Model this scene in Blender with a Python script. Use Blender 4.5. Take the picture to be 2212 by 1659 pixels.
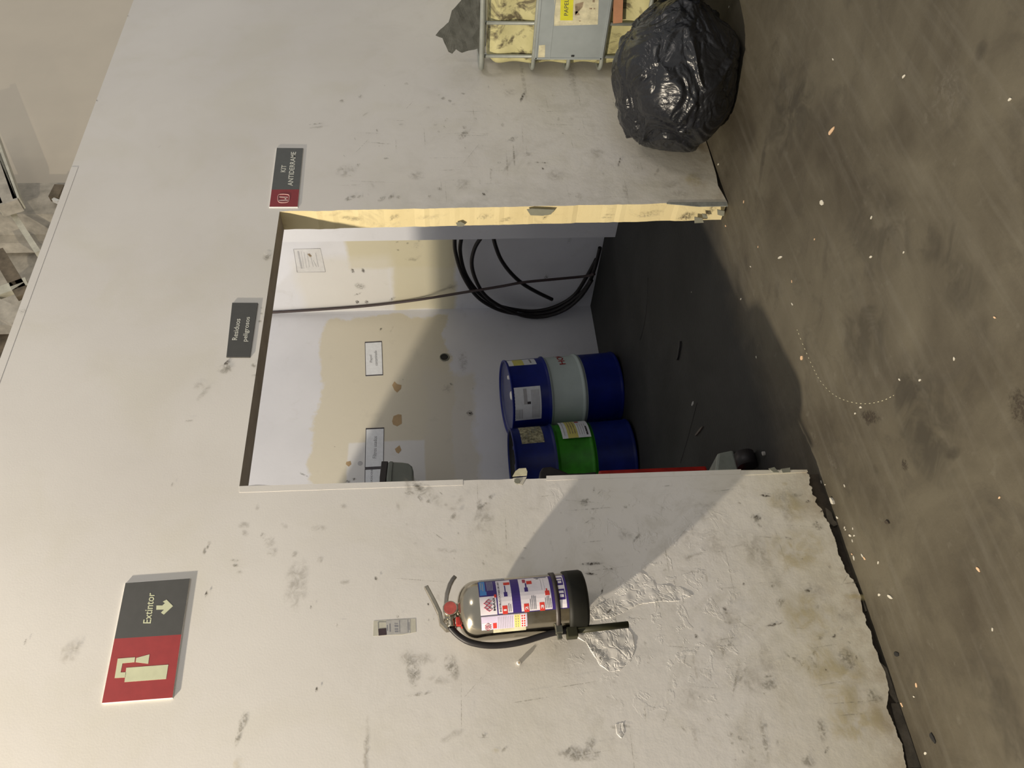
import bpy, bmesh, math, random
from math import sin, cos, pi, radians as rad
from mathutils import Vector, Matrix, noise

for o in list(bpy.data.objects): bpy.data.objects.remove(o)
C = bpy.context.scene.collection
random.seed(7)

# ------------------------------------------------------------------ camera
YAW, PIT, ROL, DIST, EYE, FPX = 0.61467, -0.08909, -0.03204, 2.51923, 1.4, 1700.0
_f = Vector((sin(YAW)*cos(PIT), cos(YAW)*cos(PIT), sin(PIT)))
_r = Vector((cos(YAW), -sin(YAW), 0)); _u = _r.cross(_f)
R_ = _r*cos(ROL) + _u*sin(ROL); U_ = -_r*sin(ROL) + _u*cos(ROL)
CAM = Vector((0, -DIST, EYE))
cd = bpy.data.cameras.new('camera'); cam = bpy.data.objects.new('camera', cd); C.objects.link(cam)
# the phone was held sideways: picture right = world down, picture up = world right
cam.matrix_world = Matrix(((-U_.x, R_.x, -_f.x, CAM.x), (-U_.y, R_.y, -_f.y, CAM.y), (-U_.z, R_.z, -_f.z, CAM.z), (0, 0, 0, 1)))
cd.sensor_fit = 'HORIZONTAL'; cd.sensor_width = 36; cd.lens = 36*FPX/2212; cd.clip_end = 100
bpy.context.scene.camera = cam

# ------------------------------------------------------------------ world, lamps, exposure
sc = bpy.context.scene
w = bpy.data.worlds.new('hall_light'); sc.world = w; w.use_nodes = True
w.node_tree.nodes['Background'].inputs[0].default_value = (0.93, 0.92, 0.91, 1)
w.node_tree.nodes['Background'].inputs[1].default_value = 0.50
sc.view_settings.view_transform = 'Standard'; sc.view_settings.look = 'None'
sc.view_settings.gamma = 1; sc.view_settings.use_curve_mapping = False
sc.view_settings.exposure = 0.0
def lamp(name, loc, e, col, r):
    l = bpy.data.lights.new(name, 'POINT'); l.energy = e; l.color = col; l.shadow_soft_size = r
    o = bpy.data.objects.new(name, l); o.location = loc; C.objects.link(o); return o
lamp('unseen_lamp', (-2.2, -0.70, 4.5), 1550, (1.0, 0.875, 0.69), 0.06)
lamp('unseen_lamp', (-5.0, 1.0, 5.95), 620, (1.0, 0.93, 0.76), 0.16)
lamp('unseen_lamp', (2.6, 5.2, 5.06), 100, (0.80, 0.86, 1.0), 0.10)
lamp('unseen_lamp', (3.0, -7.0, 6.5), 300, (1.0, 0.90, 0.80), 0.9)  # added fill light, no known fixture; brightens the front wall and outer floor

# ------------------------------------------------------------------ pixel -> place
def ray(x, y):
    return (_f + R_*((1659-y-829.5)/FPX) + U_*((1106-x)/FPX))
def P(x, y, ax=1, val=0.0):
    d = ray(x, y); t = (val-CAM[ax])/d[ax]; return CAM + d*t

# ------------------------------------------------------------------ materials
def nt(name):
    m = bpy.data.materials.new(name); m.use_nodes = True
    return m, m.node_tree, m.node_tree.nodes['Principled BSDF']
def N(t, typ, **kw):
    n = t.nodes.new(typ)
    for k, v in kw.items():
        if k in n.inputs.keys() if isinstance(k, str) else False: n.inputs[k].default_value = v
        else: setattr(n, k, v)
    return n
def noise_n(t, scale, detail=4, rough=0.55, vec=None, dist=0.0):
    n = t.nodes.new('ShaderNodeTexNoise'); n.inputs['Scale'].default_value = scale
    n.inputs['Detail'].default_value = detail; n.inputs['Roughness'].default_value = rough
    n.inputs['Distortion'].default_value = dist
    if vec: t.links.new(vec, n.inputs['Vector'])
    return n.outputs['Fac']
def ramp(t, fac, a, b, ca=0.0, cb=1.0):
    n = t.nodes.new('ShaderNodeMapRange'); n.inputs['From Min'].default_value = a; n.inputs['From Max'].default_value = b
    n.inputs['To Min'].default_value = ca; n.inputs['To Max'].default_value = cb
    t.links.new(fac, n.inputs['Value']); return n.outputs['Result']
def mixc(t, fac, a, b):
    n = t.nodes.new('ShaderNodeMix'); n.data_type = 'RGBA'
    if isinstance(fac, (int, float)): n.inputs[0].default_value = fac
    else: t.links.new(fac, n.inputs[0])
    for k, c in ((6, a), (7, b)):
        if isinstance(c, tuple): n.inputs[k].default_value = (*c, 1)
        else: t.links.new(c, n.inputs[k])
    return n.outputs[2]
def math_n(t, op, a, b=0.0, c=0.0):
    n = t.nodes.new('ShaderNodeMath'); n.operation = op
    for i, v in enumerate((a, b, c)):
        if isinstance(v, (int, float)): n.inputs[i].default_value = v
        else: t.links.new(v, n.inputs[i])
    return n.outputs[0]
def bump(t, b, h, s, d=0.01):
    n = t.nodes.new('ShaderNodeBump'); n.inputs['Strength'].default_value = s; n.inputs['Distance'].default_value = d
    t.links.new(h, n.inputs['Height']); t.links.new(n.outputs[0], b.inputs['Normal'])
def geo(t): return t.nodes.new('ShaderNodeNewGeometry').outputs['Position']
def simple(name, col, rough=0.5, metal=0.0, var=0.12, scale=12, bmp=0.0):
    m, t, b = nt(name)
    tc = t.nodes.new('ShaderNodeTexCoord').outputs['Object']
    f = noise_n(t, scale, 4, 0.6, tc)
    dark = tuple(c*(1-var*2) for c in col); light = tuple(min(1, c*(1+var)) for c in col)
    t.links.new(mixc(t, ramp(t, f, 0.3, 0.7), dark, light), b.inputs['Base Color'])
    b.inputs['Roughness'].default_value = rough; b.inputs['Metallic'].default_value = metal
    if bmp: bump(t, b, noise_n(t, scale*6, 3, 0.6, tc), bmp, 0.004)
    return m
def plain(name, col, rough=0.6): return simple(name, col, rough, 0, 0.04, 30)

def box_mask(t, pos, x0, x1, z0, z1, soft, wob, nscale, ax=('X', 'Z')):
    s = t.nodes.new('ShaderNodeSeparateXYZ'); t.links.new(pos, s.inputs[0])
    n1 = math_n(t, 'MULTIPLY', math_n(t, 'SUBTRACT', noise_n(t, nscale, 5, 0.6, pos), 0.5), wob)
    X = math_n(t, 'ADD', s.outputs[ax[0]], n1); Z = math_n(t, 'ADD', s.outputs[ax[1]], n1)
    a = ramp(t, X, x0-soft, x0+soft); b = ramp(t, X, x1+soft, x1-soft)
    c = ramp(t, Z, z0-soft, z0+soft); d = ramp(t, Z, z1+soft, z1-soft)
    return math_n(t, 'MULTIPLY', math_n(t, 'MULTIPLY', a, b), math_n(t, 'MULTIPLY', c, d))

# painted front wall
def make_wall_mat():
    m, t, b = nt('painted_plaster_white')
    pos = geo(t)
    big = noise_n(t, 1.3, 4, 0.5, pos)
    col = mixc(t, ramp(t, big, 0.3, 0.7), (0.70, 0.672, 0.63), (0.77, 0.745, 0.70))
    col = mixc(t, math_n(t, 'MULTIPLY', ramp(t, noise_n(t, 2.3, 5, 0.6, pos, 0.5), 0.48, 0.66), 0.30), col, (0.66, 0.63, 0.52))
    # greyish hand dirt around the door and low down
    s = t.nodes.new('ShaderNodeSeparateXYZ'); t.links.new(pos, s.inputs[0])
    dirt = ramp(t, noise_n(t, 5.5, 8, 0.72, pos, 0.6), 0.50, 0.74)
    low = ramp(t, s.outputs['Z'], 1.9, 0.5)
    dirt = math_n(t, 'MULTIPLY', dirt, math_n(t, 'MULTIPLY_ADD', low, 0.45, 0.05))
    col = mixc(t, dirt, col, (0.40, 0.37, 0.29))
    # edge grime beside the right jamb
    edge = math_n(t, 'MULTIPLY', ramp(t, s.outputs['X'], 3.02, 2.80), ramp(t, s.outputs['X'], 2.60, 2.78))
    edge = math_n(t, 'MULTIPLY', edge, ramp(t, noise_n(t, 9, 6, 0.7, pos), 0.35, 0.7))
    edge = math_n(t, 'MULTIPLY', edge, ramp(t, s.outputs['Z'], 1.75, 1.3))
    col = mixc(t, math_n(t, 'MULTIPLY', edge, 0.55), col, (0.36, 0.35, 0.31))
    # yellowed damp foot
    foot = math_n(t, 'MULTIPLY', ramp(t, math_n(t, 'MULTIPLY_ADD', noise_n(t, 4, 5, 0.6, pos), 0.5, s.outputs['Z']), 0.80, 0.36), 0.45)
    col = mixc(t, foot, col, (0.56, 0.50, 0.32))
    rust = math_n(t, 'MULTIPLY', ramp(t, s.outputs['Z'], 0.17, 0.03), ramp(t, noise_n(t, 7, 6, 0.7, pos), 0.42, 0.66))
    col = mixc(t, math_n(t, 'MULTIPLY', rust, 0.75), col, (0.30, 0.22, 0.12))
    spk = ramp(t, noise_n(t, 60, 2, 0.5, pos), 0.755, 0.80)
    col = mixc(t, math_n(t, 'MULTIPLY', spk, math_n(t, 'MULTIPLY_ADD', low, 0.45, 0.0)), col, (0.22, 0.20, 0.16))
    t.links.new(col, b.inputs['Base Color']); b.inputs['Roughness'].default_value = 0.55
    # peeling paint relief under the extinguisher, fine roller grain elsewhere
    peel = box_mask(t, pos, 0.62, 1.30, 0.50, 0.97, 0.12, 0.5, 5)
    vor = t.nodes.new('ShaderNodeTexVoronoi'); vor.feature = 'DISTANCE_TO_EDGE'; vor.inputs['Scale'].default_value = 13
    nv = t.nodes.new('ShaderNodeTexNoise'); nv.inputs['Scale'].default_value = 7; t.links.new(pos, nv.inputs['Vector'])
    mx = t.nodes.new('ShaderNodeMix'); mx.data_type = 'VECTOR'; mx.inputs[0].default_value = 0.25
    t.links.new(pos, mx.inputs[4]); t.links.new(nv.outputs['Color'], mx.inputs[5]); t.links.new(mx.outputs[1], vor.inputs['Vector'])
    chips = math_n(t, 'MULTIPLY', ramp(t, noise_n(t, 15, 6, 0.62, pos, 0.5), 0.55, 0.60), peel)
    grain = math_n(t, 'MULTIPLY', noise_n(t, 160, 2, 0.5, pos), 0.05)
    lumps = math_n(t, 'MULTIPLY', noise_n(t, 16, 5, 0.6, pos), math_n(t, 'MULTIPLY_ADD', low, 0.5, 0.08))
    h = math_n(t, 'ADD', math_n(t, 'ADD', math_n(t, 'MULTIPLY', chips, 0.40), grain), lumps)
    bump(t, b, h, 0.45, 0.006)
    return m
M_wall = make_wall_mat()

def cream():
    m, t, b = nt('cream_reveal_paint')
    pos = geo(t)
    col = mixc(t, ramp(t, noise_n(t, 3, 4, 0.5, pos), 0.35, 0.7), (0.74, 0.62, 0.34), (0.80, 0.69, 0.40))
    col = mixc(t, math_n(t, 'MULTIPLY', ramp(t, noise_n(t, 11, 7, 0.7, pos, 0.8), 0.56, 0.72), 0.45), col, (0.33, 0.27, 0.16))
    t.links.new(col, b.inputs['Base Color']); b.inputs['Roughness'].default_value = 0.6
    bump(t, b, noise_n(t, 30, 4, 0.6, pos), 0.25, 0.004)
    return m
M_cream = cream()
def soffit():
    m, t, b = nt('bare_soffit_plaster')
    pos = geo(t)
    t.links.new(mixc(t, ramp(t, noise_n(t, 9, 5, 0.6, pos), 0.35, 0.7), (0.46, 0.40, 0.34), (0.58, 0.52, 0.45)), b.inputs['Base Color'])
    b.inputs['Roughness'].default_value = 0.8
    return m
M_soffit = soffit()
def inner(name, ax, boxes):
    m, t, b = nt(name); pos = geo(t)
    col = mixc(t, ramp(t, noise_n(t, 2, 4, 0.5, pos), 0.3, 0.7), (0.62, 0.63, 0.68), (0.68, 0.69, 0.74))
    for (a0, a1, z0, z1, soft, wob, c, k) in boxes:
        col = mixc(t, math_n(t, 'MULTIPLY', box_mask(t, pos, a0, a1, z0, z1, soft, wob, 3.2, (ax, 'Z')), k), col, c)
    d = ramp(t, noise_n(t, 6, 7, 0.7, pos, 0.4), 0.58, 0.8)
    col = mixc(t, math_n(t, 'MULTIPLY', d, 0.25), col, (0.36, 0.34, 0.30))
    t.links.new(col, b.inputs['Base Color']); b.inputs['Roughness'].default_value = 0.6
    bump(t, b, noise_n(t, 25, 5, 0.6, pos), 0.2, 0.004)
    return m
BEI = (0.61, 0.57, 0.46)
M_back = inner('patched_back_wall_paint', 'X', [(0.5, 4.68, 1.32, 2.42, 0.015, 0.35, BEI, 0.9), (0.5, 4.02, 1.12, 1.55, 0.03, 0.3, (0.60, 0.57, 0.50), 0.75), (0.5, 3.35, 1.55, 2.16, 0.008, 0.04, (0.66, 0.67, 0.70), 0.8)])
M_right = inner('patched_right_wall_paint', 'Y', [(1.5, 2.43, 1.25, 2.15, 0.02, 0.10, (0.57, 0.53, 0.39), 0.95), (1.5, 2.99, 1.25, 1.80, 0.02, 0.12, (0.57, 0.53, 0.39), 0.9), (2.3, 2.99, 1.8, 2.6, 0.05, 0.1, (0.64, 0.62, 0.57), 0.6)])
M_pier = inner('pale_return_paint', 'Y', [])

def floor_mat():
    m, t, b = nt('stained_concrete'); pos = geo(t)
    s = t.nodes.new('ShaderNodeSeparateXYZ'); t.links.new(pos, s.inputs[0])
    n1 = noise_n(t, 1.6, 8, 0.62, pos, 0.4)
    col = mixc(t, ramp(t, n1, 0.36, 0.66), (0.050, 0.042, 0.029), (0.104, 0.092, 0.066))
    n2 = ramp(t, noise_n(t, 5.0, 8, 0.7, pos, 0.7), 0.52, 0.72)
    col = mixc(t, math_n(t, 'MULTIPLY', n2, 0.6), col, (0.042, 0.036, 0.027))
    n3 = ramp(t, noise_n(t, 14, 6, 0.65, pos), 0.62, 0.75)
    col = mixc(t, math_n(t, 'MULTIPLY', n3, 0.35), col, (0.17, 0.16, 0.13))
    n4 = ramp(t, noise_n(t, 45, 3, 0.6, pos), 0.70, 0.76)
    col = mixc(t, math_n(t, 'MULTIPLY', n4, 0.4), col, (0.06, 0.05, 0.04))
    # long faint wipe marks along the wall
    mp = t.nodes.new('ShaderNodeMapping'); mp.inputs['Scale'].default_value = (0.8, 9, 1); mp.inputs['Rotation'].default_value = (0, 0, 0.5)
    t.links.new(pos, mp.inputs[0]); n5 = noise_n(t, 2.5, 6, 0.6, mp.outputs[0])
    col = mixc(t, math_n(t, 'MULTIPLY', ramp(t, n5, 0.5, 0.75), 0.25), col, (0.155, 0.145, 0.12))
    # waste room floor: oily grime, darkened further to paint in the room's shade
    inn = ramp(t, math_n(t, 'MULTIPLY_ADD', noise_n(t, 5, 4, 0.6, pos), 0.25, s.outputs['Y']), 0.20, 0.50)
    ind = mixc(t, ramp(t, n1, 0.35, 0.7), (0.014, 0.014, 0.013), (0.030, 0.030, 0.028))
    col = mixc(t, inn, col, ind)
    t.links.new(col, b.inputs['Base Color'])
    b.inputs['Roughness'].default_value = 0.62; b.inputs['Specular IOR Level'].default_value = 0.3
    h = math_n(t, 'ADD', noise_n(t, 60, 4, 0.6, pos), math_n(t, 'MULTIPLY', n1, 2.0))
    bump(t, b, h, 0.25, 0.004)
    return m
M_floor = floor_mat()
M_core = simple('dark_damp_base', (0.055, 0.042, 0.028), 0.9, 0, 0.35, 10, 0.6)
M_hall = simple('hall_paint', (0.76, 0.67, 0.53), 0.7, 0, 0.02, 1)
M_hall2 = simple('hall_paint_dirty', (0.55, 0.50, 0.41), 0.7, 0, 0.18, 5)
M_dark = simple('roof_dark_brown', (0.20, 0.16, 0.11), 0.9, 0, 0.3, 5)  # dark brown for the far hall wall, one strut and the floodlight
M_beam = simple('beam_paint', (0.68, 0.65, 0.52), 0.5, 0, 0.12, 8)
M_signgrey = plain('sign_grey', (0.075, 0.075, 0.070), 0.45)
M_signgrey2 = plain('sign_grey_kit', (0.10, 0.105, 0.10), 0.45)
M_signred = plain('sign_red', (0.36, 0.035, 0.035), 0.45)
M_signdarkred = plain('sign_dark_red', (0.27, 0.03, 0.035), 0.45)
M_glow = plain('luminous_cream_print', (0.66, 0.68, 0.46), 0.5)
M_print = plain('pale_print', (0.72, 0.72, 0.64), 0.5)
M_white = plain('white_edge', (0.85, 0.83, 0.78), 0.4)
M_paper = plain('paper_white', (0.72, 0.75, 0.80), 0.7)
M_ink = plain('black_ink', (0.035, 0.03, 0.04), 0.6)
M_inkg = plain('grey_ink', (0.25, 0.25, 0.27), 0.6)
M_inkf = plain('faint_grey_ink', (0.42, 0.42, 0.44), 0.6)
M_chip = plain('exposed_board_brown', (0.42, 0.30, 0.17), 0.9)
M_chipd = plain('exposed_plaster_grey', (0.23, 0.23, 0.18), 0.9)
M_rubber = simple('black_rubber', (0.016, 0.014, 0.015), 0.45, 0, 0.1, 20)
M_cable = simple('dark_cable', (0.030, 0.016, 0.018), 0.5, 0, 0.1, 20)
M_blue = simple('blue_drum_enamel', (0.005, 0.014, 0.17), 0.33, 0, 0.15, 5)
M_blue2 = simple('navy_drum_enamel', (0.003, 0.011, 0.12), 0.38, 0, 0.25, 5)
M_drumw = simple('pale_drum_band', (0.46, 0.54, 0.53), 0.4, 0, 0.05, 4)
M_green = simple('green_drum_band', (0.03, 0.22, 0.012), 0.4, 0, 0.25, 6)
M_yel = plain('label_yellow', (0.62, 0.58, 0.16), 0.6)
M_yel2 = plain('label_lime', (0.62, 0.60, 0.03), 0.6)
M_red = plain('print_red', (0.70, 0.045, 0.03), 0.5)
M_hred = plain('letter_dark_red', (0.35, 0.02, 0.02), 0.5)
M_navy = plain('print_navy', (0.045, 0.02, 0.19), 0.45)
M_sky = plain('print_sky_blue', (0.07, 0.26, 0.62), 0.45)
M_pinkp = plain('print_lilac', (0.66, 0.58, 0.76), 0.5)
M_pyel = plain('print_yellow', (0.85, 0.72, 0.22), 0.5)
M_lab = plain('glossy_label_white', (0.86, 0.80, 0.84), 0.35)
M_logo = plain('print_maroon', (0.38, 0.05, 0.09), 0.5)
def steel():
    m, t, b = nt('polished_steel')
    b.inputs['Base Color'].default_value = (0.42, 0.385, 0.31, 1); b.inputs['Metallic'].default_value = 1
    tc = t.nodes.new('ShaderNodeTexCoord').outputs['Object']
    t.links.new(ramp(t, noise_n(t, 40, 3, 0.6, tc), 0.3, 0.7, 0.12, 0.24), b.inputs['Roughness']); return m
M_steel = steel()
M_brass = simple('worn_nickel', (0.42, 0.38, 0.30), 0.32, 1.0, 0.1, 30)
M_lever = simple('lever_grey_metal', (0.33, 0.30, 0.26), 0.38, 0.8, 0.15, 30)
M_gauge = simple('gauge_red', (0.52, 0.10, 0.08), 0.35, 0, 0.15, 60)
M_tag = simple('seal_red_plastic', (0.45, 0.03, 0.02), 0.4, 0, 0.1, 40)
M_strap = simple('strap_dark_brown', (0.040, 0.030, 0.026), 0.5, 0, 0.1, 30)
M_boot = simple('boot_black_plastic', (0.009, 0.009, 0.006), 0.6, 0, 0.15, 20)
M_olive = simple('tube_olive_black', (0.030, 0.029, 0.014), 0.55, 0, 0.15, 20)
M_buckle = simple('buckle_metal', (0.14, 0.14, 0.11), 0.4, 0.6, 0.2, 30)
M_cage = simple('cage_zinc', (0.34, 0.36, 0.33), 0.45, 0.35, 0.12, 10)
M_plate = simple('plate_zinc', (0.36, 0.40, 0.41), 0.45, 0.25, 0.08, 5)
def tank():
    m, t, b = nt('yellowed_tank_plastic')
    tc = t.nodes.new('ShaderNodeTexCoord').outputs['Object']
    col = mixc(t, ramp(t, noise_n(t, 5, 5, 0.6, tc), 0.35, 0.7), (0.44, 0.41, 0.20), (0.62, 0.58, 0.32))
    col = mixc(t, ramp(t, noise_n(t, 7, 6, 0.65, tc, 0.8), 0.50, 0.60), col, (0.13, 0.11, 0.065))
    t.links.new(col, b.inputs['Base Color']); b.inputs['Roughness'].default_value = 0.4
    return m
M_tank = tank()
M_rag = simple('grey_felt', (0.085, 0.088, 0.080), 0.9, 0, 0.12, 25, 0.5)
M_card = simple('orange_brown_card', (0.45, 0.22, 0.12), 0.8, 0, 0.1, 10)
M_oldlab = simple('old_label_cream', (0.62, 0.58, 0.40), 0.7, 0, 0.15, 25)
M_torn = simple('torn_scratched_label', (0.34, 0.32, 0.20), 0.7, 0, 0.45, 45)
M_stain = simple('label_stain', (0.35, 0.27, 0.18), 0.8, 0, 0.3, 30)
M_house = simple('housing_grey_plastic', (0.17, 0.185, 0.16), 0.35, 0, 0.08, 8)
M_housed = simple('housing_dark_plastic', (0.03, 0.025, 0.025), 0.4, 0, 0.08, 8)
M_cartred = simple('cart_red_paint', (0.30, 0.012, 0.008), 0.4, 0, 0.2, 8)
M_cartgrey = simple('cart_grey_plastic', (0.22, 0.24, 0.21), 0.5, 0, 0.12, 12)
for _m in (M_blue, M_blue2, M_green, M_drumw, M_cartred, M_boot, M_olive, M_rubber): _m.node_tree.nodes['Principled BSDF'].inputs['Specular IOR Level'].default_value = 0.28
M_flake = plain('paint_flake_white', (0.55, 0.52, 0.44), 0.7)
M_flaketan = plain('plaster_flake_tan', (0.62, 0.42, 0.26), 0.8)
M_dust = plain('dark_scrap', (0.012, 0.012, 0.012), 0.6)
def bag_mat():
    m, t, b = nt('black_bag_film')
    b.inputs['Base Color'].default_value = (0.012, 0.013, 0.016, 1); b.inputs['Roughness'].default_value = 0.29
    b.inputs['Specular IOR Level'].default_value = 0.5
    tc = t.nodes.new('ShaderNodeTexCoord').outputs['Object']
    n = noise_n(t, 6, 4, 0.5, tc, 1.4); r = math_n(t, 'ABSOLUTE', math_n(t, 'SUBTRACT', n, 0.5))
    bump(t, b, r, 0.35, 0.05); return m
M_bag = bag_mat()
def smear_mat(name, col, k, nsc=40):
    m, t, b = nt(name)
    b.inputs['Base Color'].default_value = (*col, 1); b.inputs['Roughness'].default_value = 0.8
    uv = t.nodes.new('ShaderNodeTexCoord').outputs['UV']
    v = t.nodes.new('ShaderNodeVectorMath'); v.operation = 'SUBTRACT'; v.inputs[1].default_value = (0.5, 0.5, 0); t.links.new(uv, v.inputs[0])
    l = t.nodes.new('ShaderNodeVectorMath'); l.operation = 'LENGTH'; t.links.new(v.outputs[0], l.inputs[0])
    nn = noise_n(t, nsc, 5, 0.65, geo(t), 0.8)
    d = math_n(t, 'MULTIPLY_ADD', math_n(t, 'SUBTRACT', nn, 0.5), 0.9, l.outputs['Value'])
    fall = math_n(t, 'MULTIPLY', ramp(t, d, 0.48, 0.05), ramp(t, l.outputs['Value'], 0.5, 0.35))
    fall = math_n(t, 'MULTIPLY', fall, ramp(t, nn, 0.62, 0.42))
    t.links.new(math_n(t, 'MULTIPLY', fall, k), b.inputs['Alpha'])
    return m
M_sm = {'l': smear_mat('scuff_light', (0.22, 0.20, 0.16), 0.24), 'm': smear_mat('scuff_medium', (0.13, 0.12, 0.09), 0.45, 70),
        'd': smear_mat('scuff_dark', (0.04, 0.03, 0.02), 0.9, 90), 'w': smear_mat('scuff_white', (0.85, 0.83, 0.78), 0.8, 60),
        'o': smear_mat('stain_oil', (0.06, 0.052, 0.038), 0.35, 7),
        'y': smear_mat('stain_yellow', (0.50, 0.42, 0.20), 0.40, 12)}

# ------------------------------------------------------------------ mesh helpers
def link(name, me, mats, parent=None):
    o = bpy.data.objects.new(name, me); C.objects.link(o)
    for m in (mats if isinstance(mats, (list, tuple)) else [mats]): me.materials.append(m)
    if parent: o.parent = parent
    return o
class MB:
    def __init__(s): s.v = []; s.f = []; s.mi = []; s.sm = []
    def add(s, vs, fs, mi=0, smooth=False):
        k = len(s.v); s.v += [tuple(v) for v in vs]; s.f += [tuple(i+k for i in f) for f in fs]
        s.mi += [mi]*len(fs); s.sm += [smooth]*len(fs); return s
    def box(s, x0, x1, y0, y1, z0, z1, mi=0):
        vs = [(x, y, z) for x in (x0, x1) for y in (y0, y1) for z in (z0, z1)]
        return s.add(vs, [(0, 1, 3, 2), (4, 6, 7, 5), (0, 4, 5, 1), (2, 3, 7, 6), (0, 2, 6, 4), (1, 5, 7, 3)], mi)
    def prism(s, pts, n, th, mi=0):            # pts: 3D outline, n: direction, th: thickness
        n = Vector(n)*th; k = len(pts); a = [Vector(p) for p in pts]; b = [p+n for p in a]
        return s.add(a+b, [tuple(range(k))[::-1], tuple(range(k, 2*k))] + [(i, (i+1) % k, (i+1) % k+k, i+k) for i in range(k)], mi)
    def tube(s, pts, r, n=10, mi=0, cap=True, closed=False):
        pts = [Vector(p) for p in pts]; rs = r if isinstance(r, (list, tuple)) else [r]*len(pts)
        vs = []; fs = []; up = None; m = len(pts)
        for i, p in enumerate(pts):
            if closed: d = (pts[(i+1) % m]-pts[i-1]).normalized()
            else: d = (pts[min(i+1, m-1)]-pts[max(i-1, 0)]).normalized()
            if up is None: up = Vector((0, 0, 1)) if abs(d.z) < 0.9 else Vector((1, 0, 0))
            a = d.cross(up).normalized(); up = a.cross(d).normalized()
            vs += [p + (a*cos(2*pi*j/n) + up*sin(2*pi*j/n))*rs[i] for j in range(n)]
        for i in range(m if closed else m-1):
            for j in range(n):
                a0 = i*n+j; a1 = i*n+(j+1) % n; b0 = ((i+1) % m)*n+j; b1 = ((i+1) % m)*n+(j+1) % n
                fs.append((a0, a1, b1, b0))
        s.add(vs, fs, mi, True)
        if cap and not closed:
            k = len(s.v)-len(vs)
            s.f += [tuple(k+j for j in range(n))[::-1], tuple(k+(m-1)*n+j for j in range(n))]; s.mi += [mi]*2; s.sm += [False]*2
        return s
    def lathe(s, prof, n=48, mi=0, c=(0, 0), smooth=True):      # prof: (r, z)
        vs = [(c[0]+r*cos(2*pi*j/n), c[1]+r*sin(2*pi*j/n), z) for r, z in prof for j in range(n)]
        fs = [(i*n+j, i*n+(j+1) % n, (i+1)*n+(j+1) % n, (i+1)*n+j) for i in range(len(prof)-1) for j in range(n)]
        return s.add(vs, fs, mi, smooth)
    def patch(s, R, a0, a1, z0, z1, t=0.0006, n=14, mi=0, skew=0.0):  # slab curved round the z axis; angle from -Y, + to +X
        vs = []; fs = []
        for i in range(n+1):
            a = a0+(a1-a0)*i/n; dz = skew*(i/n-0.5)
            for rr in (R, R+t):
                for z in (z0+dz, z1+dz): vs.append((rr*sin(a), -rr*cos(a), z))
        for i in range(n):
            k = 4*i; fs += [(k+2, k+6, k+7, k+3), (k, k+1, k+5, k+4), (k+1, k+3, k+7, k+5), (k, k+4, k+6, k+2)]
        fs += [(0, 2, 3, 1), (4*n, 4*n+1, 4*n+3, 4*n+2)]
        return s.add(vs, fs, mi, False)
    def build(s, name, mats, parent=None, bev=0.0, rec=True):
        me = bpy.data.meshes.new(name); me.from_pydata(s.v, [], s.f)
        for p, mi, sm in zip(me.polygons, s.mi, s.sm): p.material_index = mi; p.use_smooth = sm
        bm = bmesh.new(); bm.from_mesh(me)
        if bev:
            bmesh.ops.bevel(bm, geom=[e for e in bm.edges if len(e.link_faces) == 2 and e.calc_face_angle(0) > 0.6], offset=bev, segments=2, affect='EDGES', profile=0.5)
        if rec: bmesh.ops.recalc_face_normals(bm, faces=bm.faces)
        bm.to_mesh(me); bm.free()
        return link(name, me, mats, parent)
def spline(pts, k=8, closed=False):
    pts = [Vector(p) for p in pts]; out = []; n = len(pts)
    for i in range(n if closed else n-1):
        if closed: p0, p1, p2, p3 = pts[i-1], pts[i], pts[(i+1) % n], pts[(i+2) % n]
        else: p0, p1, p2, p3 = pts[max(i-1, 0)], pts[i], pts[i+1], pts[min(i+2, n-1)]
        for j in range(k):
            t = j/k
            out.append(0.5*((2*p1)+(-p0+p2)*t+(2*p0-5*p1+4*p2-p3)*t*t+(-p0+3*p1-3*p2+p3)*t**3))
    if not closed: out.append(pts[-1])
    return out
def tag(o, label=None, cat=None, group=None, kind=None):
    if label: o['label'] = label
    if cat: o['category'] = cat
    if group: o['group'] = group
    if kind: o['kind'] = kind
    return o
def thing(name, label, cat, loc=(0, 0, 0), group=None, rot=(0, 0, 0)):
    o = bpy.data.objects.new(name, None); C.objects.link(o); o.location = loc; o.rotation_euler = rot
    o.empty_display_size = 0.1
    return tag(o, label, cat, group)
_tc = {}
def glyphs(s, bold=0.0):
    if (s, bold) in _tc: return _tc[(s, bold)]
    cu = bpy.data.curves.new('t', 'FONT'); cu.body = s; cu.resolution_u = 3; cu.offset = bold
    o = bpy.data.objects.new('t', cu); C.objects.link(o)
    bpy.context.view_layer.update()
    me = bpy.data.meshes.new_from_object(o.evaluated_get(bpy.context.evaluated_depsgraph_get()))
    vs = [v.co.copy() for v in me.vertices]; fs = [tuple(p.vertices) for p in me.polygons]
    bpy.data.objects.remove(o); bpy.data.curves.remove(cu); bpy.data.meshes.remove(me)
    x0 = min(v.x for v in vs); x1 = max(v.x for v in vs); y0 = min(v.y for v in vs); y1 = max(v.y for v in vs)
    vs = [((v.x-x0)/(x1-x0), (v.y-y0)/(y1-y0)) for v in vs]
    _tc[(s, bold)] = (vs, fs); return vs, fs
def text_on(name, s, bl, br, tl, mat, parent, nrm, off=0.0012, bold=0.01):
    vs, fs = glyphs(s, bold); bl, br, tl = Vector(bl), Vector(br), Vector(tl); nrm = Vector(nrm)*off
    org = parent.location if parent else Vector()
    mb = MB(); mb.add([bl+(br-bl)*u+(tl-bl)*v+nrm-org for u, v in vs], fs)
    return mb.build(name, mat, parent, rec=False)
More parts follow.
